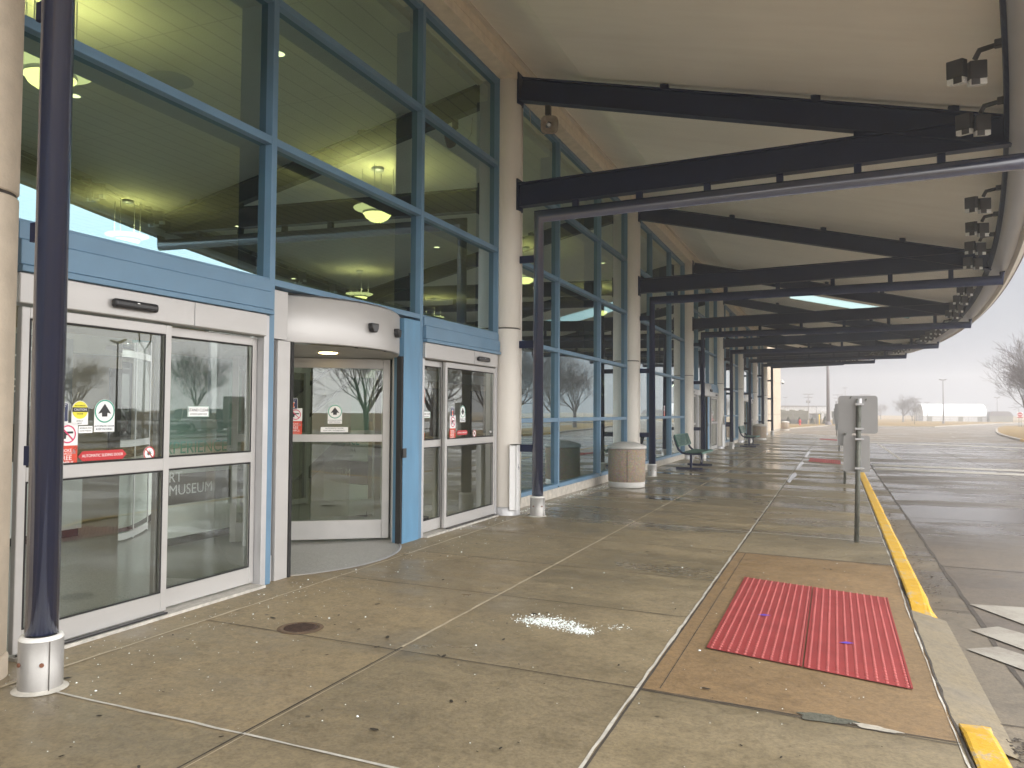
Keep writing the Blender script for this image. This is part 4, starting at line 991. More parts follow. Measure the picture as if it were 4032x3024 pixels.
MB().box(-5.6, -5.5, 9.55, 10.07, 1.06, 1.24).box(-5.6, -5.5, 9.69, 9.95, 1.24, 1.66).box(-5.6, -5.5, 9.55, 10.07, 1.66, 1.86).build('letter_body', M_ORANGE, op, bevel=.01); MB().box(-5.58, -5.52, 9.75, 9.87, .04, 1.058).box(-5.7, -5.4, 9.6, 10.02, 0, .038).build('stand', M_DARK, op)
bs_ = thing('banner_stand', 'slim dark banner stand inside the right-hand sliding door', 'banner stand', (-6.4, 11, 0))
MB().box(-6.42, -6.4, 10.1, 10.55, .15, 1.95).build('banner', M_WALLD, bs_); MB().box(-6.5, -6.3, 10.05, 10.6, 0, .148).build('base', M_BLACK, bs_)
# escalator rail glimpsed through the revolving door
es = thing('escalator', 'escalator with steel balustrade climbing away behind the revolving door', 'escalator', (-12, 15.5, 0))
for dx in (0, 1.1):
    mb = MB().prism([(-11-dx, 13.5, 0), (-11-dx, 14.2, 0), (-11-dx, 20.5, 3.4), (-11-dx, 20.5, 4.4), (-11-dx, 13.9, .95), (-11-dx, 13.5, .8)], (-.06, 0, 0)); mb.build('balustrade', M_ALU2, es)
    MB().tube([(-11.03-dx, 13.4, .78), (-11.03-dx, 13.9, .98), (-11.03-dx, 20.5, 4.45)], .04, 6).build('handrail', M_DARK, es)
MB().prism([(-11.07, 14, .0), (-11.07, 20.5, 3.35), (-11.07, 20.5, 2.9), (-11.07, 14.9, 0)], (-1.02, 0, 0)).build('steps', M_WALLD, es)
# bowl pendants and downlights
M_BOWL = emat('lit_bowl_glass', (1.0, .93, .50), 2.0); M_RING = emat('lit_ring_glass', (1.0, .95, .62), .85)
def pendant():
    e = thing('pendant_lamp', 'x', 'pendant lamp', (0, 0, 0), 0, 'glowing bowl pendant lamps in the hall')
    MB().lathe([(0, -.17), (.12, -.155), (.22, -.09), (.27, -.01)], (0, 0, 0), 28).build('bowl', M_BOWL, e, True)
    MB().lathe([(.27, .03), (.36, .05), (.45, .085), (.46, .10), (.36, .07), (.27, .05)], (0, 0, 0), 36).build('glass_ring', M_RING, e, True)
    MB().lathe([(.275, -.012), (.285, .03), (.2, .04)], (0, 0, 0), 28).build('metal_band', M_ALU2, e, True)
    for a in (20, 110, 200, 290):
        x, y = .3*math.cos(R(a)), .3*math.sin(R(a))
        MB().tube([(x, y, .05), (x, y, .88)], .008, 6).build('rod', M_ALU2, e, True)
    MB().lathe([(0, .84), (.12, .84), (.12, .9), (0, .9)], (0, 0, 0), 20).build('canopy_cap', M_ALU2, e, True)
    return e
pd = pendant(); index_kids(); P0 = True
LAB = ['hidden partly by the black pole, top left', 'hanging in the middle of the second glass column, brightest', 'deeper in the hall, low at the left', 'small, above the revolving door', 'tiny, above the right-hand sliding door', 'seen through the second bay', 'seen through the third bay', 'deeper row of the third bay', 'fourth bay from the camera', 'fifth bay from the camera']
for k, (x, y) in enumerate(((-8.35, 6.22), (-8.2, 13.0), (-14.8, 13.0), (-14.8, 22.4), (-15.5, 29), (-8.2, 20.9), (-8.2, 28.8))):
    lab = 'glowing bowl pendant lamp, '+LAB[k]; p = (x, y, 5.38)
    if P0: pd.location = p; pd['label'] = lab; P0 = False
    else: dup(pd, None, p, None, lab)
    l = bpy.data.lights.new('lamp_glow', 'POINT'); l.energy = (80 if x > -10 else 48) if y < 14 else 34; l.color = (1, .92, .66); l.shadow_soft_size = .25
    lo = bpy.data.objects.new('lamp_glow', l); COL.objects.link(lo); lo.location = (x, y, 5.45)
dlb = thing('downlight', 'x', 'downlight', (0, 0, 0), 0, 'recessed downlights in the hall ceiling')
MB().lathe([(.085, -.004), (.11, -.008), (.115, .0)], (0, 0, 0), 18).build('trim', M_WHITE, dlb, True); MB().lathe([(0, -.003), (.085, -.003)], (0, 0, 0), 16).build('lamp', emat('downlight_lamp', (1, .95, .75), 2.2), dlb, True)
index_kids(); fdl = True
for k, (x, y) in enumerate(((-6.8, 8.3), (-10.6, 8.3), (-14.2, 8.3), (-6.8, 16.2), (-10.6, 12.0), (-14.2, 15.9), (-18, 15.9), (-18, 23), (-6.8, 24), (-10.6, 20), (-14.2, 24), (-10.6, 28), (-6.8, 32), (-14.2, 32))):
    lab = 'lit ceiling downlight, %s row from the glass, %d metres down the hall' % ({-6.8: 'nearest', -10.6: 'second', -14.2: 'third', -18: 'deepest'}[x], round(y))
    if fdl: dlb.location = (x, y, 6.279); dlb['label'] = lab; fdl = False
    else: dup(dlb, None, (x, y, 6.279), None, lab)
tag(MB().lathe([(0, -.01), (.3, -.012), (.32, 0)], (-8.8, 8.4, 6.279), 28).build('ceiling_grille', pmat('speaker_grille', (.25, .23, .15), .7)), 'round ceiling grille seen through the top left glass', 'grille')

# ------------------------------------------------------------------ street furniture on the pavement
def agg_mat():
    m, n, out = NT('exposed_aggregate'); v = objvec(n, world=True)
    vo = n.nodes.new('ShaderNodeTexVoronoi'); vo.inputs['Scale'].default_value = 75; n.links.new(v, vo.inputs['Vector'])
    c = mixc(n, .45, (.40, .325, .255), vo.outputs['Color'], 'SOFT_LIGHT')
    c = mixc(n, .6, c, ramp(n, vo.outputs['Distance'], [(.0, (1.3, 1.25, 1.2)), (.6, (.5, .48, .45))]), 'MULTIPLY')
    bsdf(n, out, c, .85, 0, .3, bump(n, vo.outputs['Distance'], .6, .01)); return m
M_AGG = agg_mat()
M_LID = pmat('bin_lid', (.50, .485, .46), .5, 0, .08, 5)
def litter_bin(x, y, lab):
    e = thing('litter_bin', lab, 'litter bin', (x, y, gz(x, y) if y < 60 else -.2), 0, 'round aggregate litter bins')
    MB().lathe([(.0, .02), (.36, .02), (.375, .09), (.375, .12), (.385, .13), (.385, .78), (.37, .8), (0, .8)], (0, 0, 0), 40).build('body', M_AGG, e, True)
    MB().lathe([(0, 0), (.37, 0), (.378, .02), (.378, .115), (.36, .125)], (0, 0, 0), 40).build('foot_ring', M_LID, e, True)
    for a in (-75, 20, 140): MB().obox((.385*math.cos(R(a)), .385*math.sin(R(a)), .45), (.004*math.cos(R(a)), .004*math.sin(R(a)), 0), (-.006*math.sin(R(a)), .006*math.cos(R(a)), 0), (0, 0, .32)).build('seam', M_CRACK, e, True)
    MB().lathe([(.39, .795), (.405, .80), (.405, .84), (.39, .86), (.28, .90), (.15, .935), (.0, .94)], (0, 0, 0), 40).build('lid', M_LID, e, True)
litter_bin(-4.03, 16.15, 'round aggregate litter bin with domed pale lid in front of the third column, nearest')
litter_bin(-4.0, 47.3, 'round aggregate litter bin beside the far green bench')
litter_bin(-4.6, 84.1, 'round aggregate litter bin at the corner of the far tan wall')
M_BGREEN = pmat('green_bench_plastic', (.012, .07, .048), .5, 0, .12, 5, spec=.25)
M_BEDGE = pmat('green_bench_edge', (.04, .13, .10), .45, 0, .1, 5)
def bench(x, y, lab):
    e = thing('bench', lab, 'bench', (x, y, gz(x, y)), 0, 'green slatted benches')
    W = .92
    for k, s in enumerate((-1, 1)):
        yy = s*W
        MB().box(-.36, .36, yy-.03, yy+.03, .0, .055).build('foot', M_NAVY, e, True, .004)
        MB().box(.02, .08, yy-.03, yy+.03, .056, .42).build('leg', M_NAVY, e, True, .004)
        MB().tube([(.30, yy, .425), (-.08, yy, .425), (-.2, yy, .455), (-.29, yy, .54), (-.345, yy, .66), (-.385, yy, .80), (-.41, yy, .92)], .03, 8).build('arm', M_NAVY, e, True)
    MB().tube([(.05, -.88, .1), (.05, -.45, .40)], .012, 6).tube([(.05, .88, .1), (.05, .45, .40)], .012, 6).build('brace', M_ALU2, e, True)
    st = MB(); bt = MB(); n = 8
    for q in range(n):
        x0 = -.12+.47*q/n; z = .475-.018*math.sin(PI*q/n)+.0; st.box(x0, x0+.47/n-.009, -W-.08, W+.08, z-.012, z+.012)
    st.build('seat', M_BGREEN, e, True, .004); MB().box(.352, .378, -W-.08, W+.08, .425, .485).box(-.14, -.122, -W-.08, W+.08, .46, .49).build('seat_edge', M_BEDGE, e, True, .006)
    d = Vector((-.10, 0, .29)).normalized(); nn = Vector((d.z, 0, -d.x))
    for q in range(n):
        c = Vector((-.30, 0, .63))+d*(.31*(q+.5)/n)+nn*.02; bt.obox(c, nn*.012, Vector((0, W+.08, 0)), d*(.31/n/2-.004))
    bt.build('backrest', M_BGREEN, e, True, .003)
    eb_ = MB()
    for k in (-.006, .316): eb_.obox(Vector((-.30, 0, .63))+d*k+nn*.02, nn*.022, Vector((0, W+.09, 0)), d*.012)
    for s in (-1, 1): eb_.obox(Vector((-.30, s*(W+.085), .63))+d*.155+nn*.02, nn*.021, Vector((0, .01, 0)), d*.145)
    eb_.build('back_edge', M_BEDGE, e, True, .004)
bench(-3.7, 22.75, 'green slatted bench in front of the third bay, nearest')
bench(-3.7, 38.6, 'green slatted bench farther along, beside a litter bin')
# sign posts seen from behind
M_SGN = pmat('sign_back_aluminium', (.32, .32, .32), .5, .3, .10, 3, .03, 100)
M_GALV = pmat('mossy_galvanised_post', (.13, .135, .115), .6, .3, .5, 9, .2, 60)
def rrect(mb, x0, x1, z0, z1, y, th, r=.035):
    pts = []
    for cx, cz, a0 in ((x1-r, z1-r, 0), (x0+r, z1-r, 90), (x0+r, z0+r, 180), (x1-r, z0+r, 270)):
        pts += [(cx+r*math.cos(R(a0+t)), y, cz+r*math.sin(R(a0+t))) for t in (0, 30, 60, 90)]
    mb.prism(pts, (0, th, 0)); return mb
def signpost(x, y, lab, dx=0):
    e = thing('sign_post', lab, 'sign post', (x, y, gz(x, y)), R(-2), 'sign posts along the kerb')
    MB().tube([(-.012, 0, -.02), (.03, 0, 1.80)], .03, 14).build('post', M_GALV, e, True); MB().lathe([(.034, 1.74), (.036, 1.79), (.03, 1.815), (0, 1.82)], (.03, 0, 0), 14).build('post_cap', M_ALU2, e, True)
    a = rrect(MB(), -.215+dx, .245+dx, 1.37, 1.85, .045, .003).build('sign_plate', M_SGN, e, True)
    b = rrect(MB(), -.16+dx, .15+dx, .88, 1.345, .045, .003, .03).build('sign_plate', M_SGN, e, True)
    # face away from the camera: white plates with a red border strip
    for o, (x0, x1, z0, z1) in ((a, (-.20, .23, 1.39, 1.83)), (b, (-.145, .135, .9, 1.33))): rrect(MB(), x0+dx, x1+dx, z0, z1, .0485, .0006, .03).build('sign_face', M_WHITE, o, True)
    for z in (1.43, 1.30, 1.74, .93):
        MB().box(-.035+.02*z/1.8, .07, -.034, .043, z-.012, z+.012).tube([(.05, -.01, z), (.085, -.01, z)], .006, 6).build('clamp', M_ALU2, e, True)
    MB().tube([(-.075, .04, 1.815), (-.06, .02, 1.845)], .006, 5).tube([(.11, .04, 1.80), (.115, .036, 1.80)], .012, 6).build('bolt', M_GALV, e, True)
signpost(.26, 10.89, 'grey back of a two plate sign on a post, nearest the camera')
signpost(.22, 19.7, 'grey back of the second sign post, just behind the nearest one')
signpost(.19, 36.9, 'grey back of the third sign post along the kerb')
signpost(.14, 63.5, 'grey back of the farthest sign post along the kerb', -.12)
# manhole cover, salt, leaf litter, patch
mh = thing('manhole_cover', 'small round rusty cover set in the pavement', 'manhole cover', (-3.56, 4.69, gz(-3.56, 4.69)))
M_RUST = pmat('rusty_iron', (.075, .045, .032), .75, .2, .4, 20, .5, 80)
MB().lathe([(0, .006), (.115, .006), (.118, .002)], (0, 0, 0), 28).build('lid', M_RUST, mh, True)
MB().lathe([(.121, .001), (.126, .007), (.15, .005), (.165, .0015)], (0, 0, 0), 32).build('rim', pmat('rust_stained_rim', (.13, .085, .05), .8, 0, .4, 18), mh, True)
mb = MB()
for k in range(-5, 6): mb.box(-math.sqrt(.0115-(k*.019)**2), math.sqrt(.0115-(k*.019)**2), k*.019-.004, k*.019+.004, .0062, .009)
mb.build('tread_bar', M_RUST, mh, True)
def grain(mb, x, y, s, rr, flat=.6):
    z = gz(x, y)+.002; a = rr.uniform(0, 6.28); k = [(math.cos(a+i*1.571)*s*rr.uniform(.6, 1.2), math.sin(a+i*1.571)*s*rr.uniform(.6, 1.2)) for i in range(4)]
    h = s*flat*rr.uniform(.7, 1.3)
    vs = [(x+p, y+q, z) for p, q in k]+[(x+p*.5, y+q*.5, z+h) for p, q in k]
    mb.add(vs, [(0, 1, 5, 4), (1, 2, 6, 5), (2, 3, 7, 6), (3, 0, 4, 7), (4, 5, 6, 7)])
M_SALT = pmat('salt_grains', (.78, .84, .82), .35, 0, .08, 40)
rr = random.Random(5); mb = MB()
for k in range(1500):
    lobe = rr.choice(((-2.08, 5.62, .16, .10), (-1.88, 5.60, .17, .09), (-1.72, 5.52, .11, .06), (-2.0, 5.66, .2, .13)))
    x, y = rr.gauss(lobe[0], lobe[2]*.5), rr.gauss(lobe[1], lobe[3]*.6)
    grain(mb, x, y, rr.uniform(.002, .0065) if rr.random() < .9 else rr.uniform(.007, .012), rr)
for k in range(40): grain(mb, rr.gauss(-1.5, .05), rr.gauss(5.72, .04), rr.uniform(.002, .007), rr)
mb.build('salt_patch', M_SALT)['kind'] = 'stuff'
mb = MB()
for k in range(900):
    x = -4.55+abs(rr.gauss(0, .55)) if rr.random() < .6 else rr.uniform(-4.5, .4); y = rr.uniform(2.2, 14)
    if x > .5: continue
    grain(mb, x, y, rr.uniform(.0018, .005) if rr.random() < .93 else rr.uniform(.006, .011), rr)
for k in range(500): grain(mb, -4.55+abs(rr.gauss(0, .12)), rr.uniform(11.3, 17.5), rr.uniform(.003, .009), rr)
mb.build('scattered_salt', M_SALT)['kind'] = 'stuff'
mb = MB()
for k in range(170):
    x, y = rr.uniform(-4.3, .5), rr.uniform(1.8, 13); s = rr.uniform(.004, .013) if rr.random() < .85 else rr.uniform(.015, .026); a = rr.uniform(0, 6.28); z = gz(x, y)+.0045
    n = 6; mb.add([(x+math.cos(a)*s*1.5*math.cos(q*2*PI/n)-math.sin(a)*s*.6*math.sin(q*2*PI/n), y+math.sin(a)*s*1.5*math.cos(q*2*PI/n)+math.cos(a)*s*.6*math.sin(q*2*PI/n), z+rr.uniform(0, .003)) for q in range(n)], [list(range(n))])
mb.build('leaf_litter', pmat('dark_leaf_litter', (.035, .028, .02), .7, 0, .4, 20))['kind'] = 'stuff'
mb = MB()
for k in range(420):
    x, y = .83+abs(rr.gauss(0, .09)), rr.uniform(4.2, 5.0) if rr.random() < .35 else rr.uniform(7.8, 22)
    s = rr.uniform(.005, .02); a = rr.uniform(0, 6.28); mb.add([(x+s*math.cos(a+q*1.257)*rr.uniform(.5, 1.2), y+s*math.sin(a+q*1.257)*rr.uniform(.5, 1.2), -.191+rr.uniform(0, .006)) for q in range(5)], [(0, 1, 2, 3, 4)])
mb.build('gutter_debris', pmat('gutter_debris', (.05, .04, .03), .8, 0, .4, 20))['kind'] = 'stuff'
def blob(x, y, rx, ry, ang, seed, z=.0035, n=40):
    q = random.Random(seed); ph = [q.uniform(0, 6.28) for _ in range(4)]; out = []
    for k in range(n):
        t = 2*PI*k/n; r = 1+.13*math.sin(3*t+ph[0])+.10*math.sin(5*t+ph[1])+.07*math.sin(9*t+ph[2]); u, v = rx*r*math.cos(t), ry*r*math.sin(t)
        px, py = x+u*math.cos(ang)-v*math.sin(ang), y+u*math.sin(ang)+v*math.cos(ang); out.append((px, py, gz(px, py)+z))
    return out
b = blob(-.055, 4.57, .145, .065, .1, 4, z=.006); struct(MB().add(b, [list(range(len(b)))]).build('pavement_patch', pmat('dark_grit_patch', (.10, .10, .075), .9, 0, .5, 60, .8, 120)))
b = blob(.19, 4.55, .11, .035, -.1, 8, z=.0065); struct(MB().add(b, [list(range(len(b)))]).build('pavement_patch', pmat('pale_mortar_patch', (.42, .39, .33), .6, 0, .3, 30)))
# standing water by the bench and along the joints
def water():
    m, n, out = NT('puddle_water'); bsdf(n, out, (.05, .045, .035), .02, 0, .5, bump(n, noise(n, 3, 2, .5, objvec(n, world=True)), .02, .02)); return m
M_WATER = water()
for k, (x, y, rx, ry, a) in enumerate(((-3.75, 20.2, .75, .22, .05), (-2.9, 14.3, .30, .10, .05), (-1.0, 21, .08, 1.6, 0), (-1.0, 26, .07, 2.0, 0), (-1.0, 33, .08, 2.6, 0), (-2.62, 34, .1, 2.2, 0))):
    b = blob(x, y, rx, ry, a, 20+k, .0030)
    if x > .6: b = [(p, q, -.1935) for p, q, _ in b]
    struct(MB().add(b, [list(range(len(b)))]).build('puddle', M_WATER))

# ------------------------------------------------------------------ far side of the road
M_POLE = pmat('galvanised_pole', (.16, .14, .145), .6, .2, .1, 2)
M_LPOST = pmat('dark_lamp_post', (.03, .03, .032), .5)
def lamp(x, y, h, lab, style='tee', r=.09, m=M_POLE):
    e = thing('street_lamp', lab, 'street lamp', (x, y, -.1), 0, 'street lamps')
    MB().tube([(0, 0, 0), (0, 0, h)], [r, r*.6], 12).build('pole', m, e, True)
    MB().lathe([(r*1.7, 0), (r*1.7, .3), (r*1.1, .5)], (0, 0, 0), 14).build('pole_base', m, e, True)
    if style == 'tee':
        for s in (-1, 1): MB().tube([(0, 0, h-.12), (s*.35, 0, h-.02), (s*.62, 0, h+.06)], [.07, .09, .05], 8).build('lamp_arm', m, e, True)
    elif style == 'cup':
        MB().tube([(-.35, 0, h+.75), (-.3, 0, h+.35), (0, 0, h), (.3, 0, h+.35), (.35, 0, h+.75)], .03, 6).build('cup_frame', m, e, True)
        MB().lathe([(0, h+.74), (.36, h+.74), (.36, h+.80), (0, h+.84)], (0, 0, 0), 18).build('lamp_head', m, e, True)
    return e
lamp(17.35, 153.2, 7.6, 'grey lamp post with two short arms standing on the far lawn', 'tee', .12)
lamp(-.81, 119.4, 12.5, 'tall thick brown grey mast in the middle distance beside a clipped shrub', 'none', .26)
lamp(19.44, 200, 4.3, 'thin faint lamp post in front of the white arched building', 'tee', .06)
lamp(33.1, 200, 5.4, 'thin lamp post at the right end of the white arched building', 'tee', .07)
lamp(2.76, 230, 8.6, 'faint lamp post showing above the nearest sign plate', 'tee', .09)
lamp(-12.6, 230, 6.0, 'faint pole with a short arm near the far tan wall', 'tee', .06)
lamp(17.5, 24.5, 4.1, 'black street lamp with cup shaped head, reflected in the nearest sliding door', 'cup', .07, M_LPOST)
lamp(29.5, 33.5, 5.6, 'black street lamp with T shaped head, reflected left in the nearest sliding door', 'tee', .07, M_LPOST)
def util(x, y, h, lab):
    e = thing('utility_pole', lab, 'utility pole', (x, y, -.1), 0, 'far utility poles')
    MB().tube([(0, 0, 0), (0, 0, h)], [.16, .11], 8).build('pole', M_POLE, e, True)
    for z, w_ in ((h-.15, 1.3), (h-1.0, 1.1)): MB().box(-w_, w_, -.06, .06, z-.08, z+.08).build('cross_arm', M_POLE, e, True)
    MB().tube([(.35, 0, h-2.5), (.35, 0, h-1.8)], .22, 10).tube([(-.4, 0, h-2.5), (-.4, 0, h-1.8)], .22, 10).build('transformer', M_POLE, e, True)
util(-6.6, 230, 7.0, 'hazy utility pole with two cross arms above the tan chiller'); util(.9, 230, 6.8, 'hazy utility pole left of the nearest sign plate'); util(7.7, 230, 6.8, 'hazy utility pole top behind the nearest sign plate'); util(17.6, 205, 5.3, 'hazy utility pole beside the far bare tree')
# chiller plant and its fence
M_CHIL = pmat('khaki_machine_paint', (.20, .19, .15), .6, 0, .1, 1)
ch = thing('chiller_unit', 'large khaki chiller plant behind the fence at the end of the building', 'chiller', (-6, 128, -.1))
MB().box(-9.5, -3.7, 127, 130, .6, 1.55).box(-9.5, -3.65, 126.9, 130.1, 1.56, 1.92).build('casing', M_CHIL, ch); mb = MB()
for k in range(4): mb.lathe([(.42, 1.92), (.45, 2.08), (.38, 2.1), (0, 2.1)], (-8.7+1.35*k, 128.5, 0), 18)
mb.build('fan_cowl', M_CHIL, ch); MB().box(-9.3, -3.8, 127.1, 129.9, -.1, .6).build('base_frame', M_WALLD, ch)
fe = thing('fence', 'dark slatted fence round the chiller plant', 'fence', (-5, 126, -.1))
mb = MB()
for k in range(26): mb.box(-3.4+k*.062, -3.36+k*.062, 125.98, 126.0, 0, 1.45)
mb.build('slat_panel', M_WALLD, fe); MB().box(-3.45, -1.8, 125.95, 125.98, 1.4, 1.5).box(-9, -3.45, 125.95, 125.98, .55, .62).build('rail', M_POLE, fe)
for x in (-5.8, -3.45, -2.5, -1.85): MB().tube([(x, 125.9, -.1), (x, 125.9, 2.6 if x == -2.5 else 1.6)], .04, 8).build('fence_post', M_POLE, fe)
bo = thing('bollard', 'yellow bollard at the corner of the far fence', 'bollard', (-2.05, 123.1, -.1))
MB().tube([(0, 0, -.05), (0, 0, 1.42)], .085, 12).build('post', pmat('bollard_yellow', (.75, .52, .04), .5), bo, True); MB().lathe([(.085, 1.42), (.06, 1.47), (0, 1.49)], (0, 0, 0), 12).build('dome_cap', pmat('bollard_yellow', (.7, .5, .04)), bo, True)
hy = thing('fire_hydrant', 'red fire hydrant on the grass at the end of the pavement', 'fire hydrant', (-4.42, 115.5, -.1))
M_HY = pmat('hydrant_red', (.60, .03, .035), .4)
MB().lathe([(.16, 0), (.16, .06), (.11, .08), (.11, .52), (.17, .53), (.17, .58), (.13, .62), (.10, .72), (.04, .78), (.04, .84), (0, .85)], (0, 0, 0), 18).build('barrel', M_HY, hy, True)
for d in ((1, 0), (-1, 0), (0, -1)): MB().tube([(.09*d[0], .09*d[1], .44), (.2*d[0], .2*d[1], .44)], .065, 10).build('nozzle_cap', M_HY, hy, True)
# clipped evergreens
M_EVG = pmat('evergreen_leaf', (.055, .06, .03), .8, 0, .35, 3)
def shrub(x, y, h, lab):
    e = thing('evergreen_shrub', lab, 'shrub', (x, y, -.09), 0, 'small clipped evergreens by the fence'); q = random.Random(int(x*100)); mb = MB()
    for k in range(900):
        t = q.random()**.7; z = .08+t*h; r = (1-t)**.8*h*.36*(.75+.3*q.random())+.02; a = q.uniform(0, 6.28); p = Vector((r*math.cos(a), r*math.sin(a), z)); s = .07
        d1 = Vector((q.uniform(-1, 1), q.uniform(-1, 1), q.uniform(-.3, 1))).normalized()*s; d2 = Vector((q.uniform(-1, 1), q.uniform(-1, 1), q.uniform(-1, 1))).normalized()*s*.5
        mb.add([p-d1, p+d2, p+d1, p-d2], [(0, 1, 2, 3)])
    mb.build('foliage', M_EVG, e, True); MB().tube([(0, 0, 0), (0, 0, h*.8)], [.04, .01], 6).build('stem', M_WALLD, e, True)
for x, y, h, l in ((-6.3, 122, 1.05, 'small clipped evergreen left of the hydrant'), (-4.75, 122, 1.0, 'small clipped evergreen just behind the red hydrant'), (-3.0, 122, .95, 'small clipped evergreen in front of the slatted fence'), (-1.25, 121, 1.15, 'clipped evergreen at the foot of the tall mast')): shrub(x, y, h, l)
# hazy buildings
M_WBLD = pmat('pale_building', (.55, .55, .55), .7); M_FAB = pmat('white_fabric_roof', (.85, .86, .88), .5)
for k, (x0, x1, y, h, lab) in enumerate(((-30, -1.8, 236, 3.4, 'long low hazy building behind the chiller'), (-3.4, 6, 226, 2.0, 'low white hazy building beside the tall mast'))):
    e = thing('low_building', lab, 'building', ((x0+x1)/2, y, -.1), 0, 'hazy buildings far off')
    MB().box(x0, x1, y, y+12, -.1, h).build('wall', M_WBLD, e); MB().box(x0-.3, x1+.3, y-.3, y+12.3, h+.004, h+.25).build('roof', M_POLE if k == 0 else M_WBLD, e)
    for q in range(int((x1-x0)/2.6)): MB().box(x0+.8+q*2.6, x0+1.9+q*2.6, y-.03, y-.004, .2, min(1.5, h-.5)).build('window', M_WALLD, e)
hb = thing('arched_shelter', 'big white fabric arched shelter far off in the mist', 'shelter building', (26, 215, -.1))
def archpts(x0, x1, zt, shift):
    pts = []
    for k in range(17):
        t = PI*k/16; pts.append((math.cos(t), math.sin(t)))
    return pts
# barrel: axis along X, spans in Y; near eave at y=200, far eave at y=214
mb = MB(); n = 16; r0, r1 = [], []
for k in range(n+1):
    t = PI*k/n; y = 207-7*math.cos(t); z = 1.15+2.75*math.sin(t)**.8
    r0.append((18.6, y, z)); r1.append((31.1, y, z))
mb.add(r0+r1, [(k, k+1, n+2+k, n+1+k) for k in range(n)], True); mb.build('roof', M_FAB, hb)
MB().add(r0+[(18.6, 214, -.1), (18.6, 200, -.1)], [list(range(n+3))]).build('gable', M_WBLD, hb); MB().add(r1+[(31.1, 214, -.1), (31.1, 200, -.1)], [list(range(n+3))[::-1]]).build('gable', M_WBLD, hb)
MB().box(18.6, 31.1, 200, 200.1, -.1, 1.148).build('side_wall', M_WBLD, hb)
for x in (19.5, 25.6, 29.3): MB().box(x, x+.9, 199.94, 199.996, -.1, 1.0).build('door', M_CHIL, hb)
sh = thing('grey_shed', 'grey barn shed at the right end of the white arched shelter', 'shed', (33, 199, -.1))
MB().box(31.3, 35.7, 198, 204, -.1, 1.2).build('wall', M_CHIL, sh); MB().prism([(31.2, 197.9, 1.204), (35.8, 197.9, 1.204), (35.3, 197.9, 2.0), (34.9, 197.9, 2.2), (31.9, 197.9, 2.2), (31.5, 197.9, 2.0)], (0, 6.2, 0)).build('roof', M_POLE, sh)
ff = thing('chain_fence', 'faint wire fence in front of the white arched shelter', 'fence', (24, 188, -.1)); mb = MB()
for k in range(14): mb.tube([(14+k*1.7, 188, -.07), (14+k*1.7, 188, .95)], .02, 5)
mb.build('fence_posts', M_POLE, ff); MB().box(14, 36.1, 187.98, 188.02, .9, .94).box(14, 36.1, 187.98, 188.02, .4, .42).build('rail', M_POLE, ff)
# road signs far off
dn = thing('road_sign', 'red do not enter sign on twin posts on the grass island', 'road sign', (22.5, 120.5, -.06)); 
for x in (-.12, .12): MB().tube([(x, 0, 0), (x, 0, 2.4 if x < 0 else 1.3)], .03, 6).build('post', M_GALV, dn, True)
p_ = MB().box(-.33, .33, -.05, -.04, 1.2, 1.95).build('sign_plate', M_WHITE, dn, True); MB().lathe([(0, 0), (.27, 0)], (0, 0, 0), 24).build('disc', M_RED, p_, True)
d_ = COL.objects[-1] if False else None
mb = MB(); mb.add([(.29*math.cos(2*PI*k/24), -.053, 1.62+.29*math.sin(2*PI*k/24)) for k in range(24)], [list(range(24))]); mb.build('red_disc', M_RED, p_, True)
MB().box(-.2, .2, -.056, -.054, 1.58, 1.66).build('white_bar', M_WHITE, p_, True); b = MB().box(-.33, .33, -.056, -.051, 1.2, 1.32).build('red_strip', M_RED, p_, True)
for o in [x for x in COL.objects if x.name.startswith('disc')]: bpy.data.objects.remove(o)
rs = thing('small_sign', 'small brown sign back on a thin post on the far lawn', 'road sign', (11.5, 136.6, -.07))
MB().tube([(0, 0, 0), (0, 0, 3.9)], .035, 6).build('post', M_GALV, rs, True); MB().box(-.2, .25, -.02, .02, 1.9, 2.5).build('sign_plate', M_POLE, rs, True)

# ------------------------------------------------------------------ bare trees
M_BARK = pmat('bare_bark', (.095, .075, .07), .85, 0, .3, 4, .4, 30)
def bare_tree(seed, h=7.5, levels=6):
    q = random.Random(seed); tr, cr_ = MB(), MB()
    def limb(p, d, L, r, lev):
        n = 3; pts = [p]; rad = [r]; dd = d.copy()
        for k in range(n):
            dd = (dd+Vector((q.uniform(-.16, .16), q.uniform(-.16, .16), q.uniform(-.04, .14)))).normalized()
            pts.append(pts[-1]+dd*L/n); rad.append(r*(1-.42*(k+1)/n))
        mb = tr if lev <= 1 else cr_
        mb.tube(pts, [max(x, .007) for x in rad], 8 if lev <= 1 else (5 if lev <= 3 else 3), caps=False)
        if lev >= levels: return
        k = q.choice((3, 4)) if lev < 5 else 3
        if lev == 0: k = 7
        for j in range(k):
            t = 1.0 if j == 0 else q.uniform(.35, 1.0)
            if lev == 0: t = q.uniform(.78, 1.0)
            i = min(n-1, int(t*n)); pp = pts[i]+(pts[i+1]-pts[i])*(t*n-i) if t < 1 else pts[-1]
            ax = dd.cross(Vector((q.uniform(-1, 1), q.uniform(-1, 1), q.uniform(-1, 1)))).normalized()
            ang = (q.uniform(.35, .8) if lev else q.uniform(.25, 1.05)) if j else q.uniform(.05, .3)
            nd = (Matrix.Rotation(ang, 3, ax) @ dd); nd.z += .10 if lev < 3 else .03; nd.normalize()
            limb(pp, nd, L*q.uniform(.62, .84) if lev else h*.26*q.uniform(.85, 1.15), rad[-1]*q.uniform(.55, .78) if lev else r*.42*q.uniform(.8, 1.1), lev+1)
    limb(Vector((0, 0, -.1)), Vector((.02, 0, 1)), h*.24, h*.03, 0)
    return tr, cr_
TREES = {}
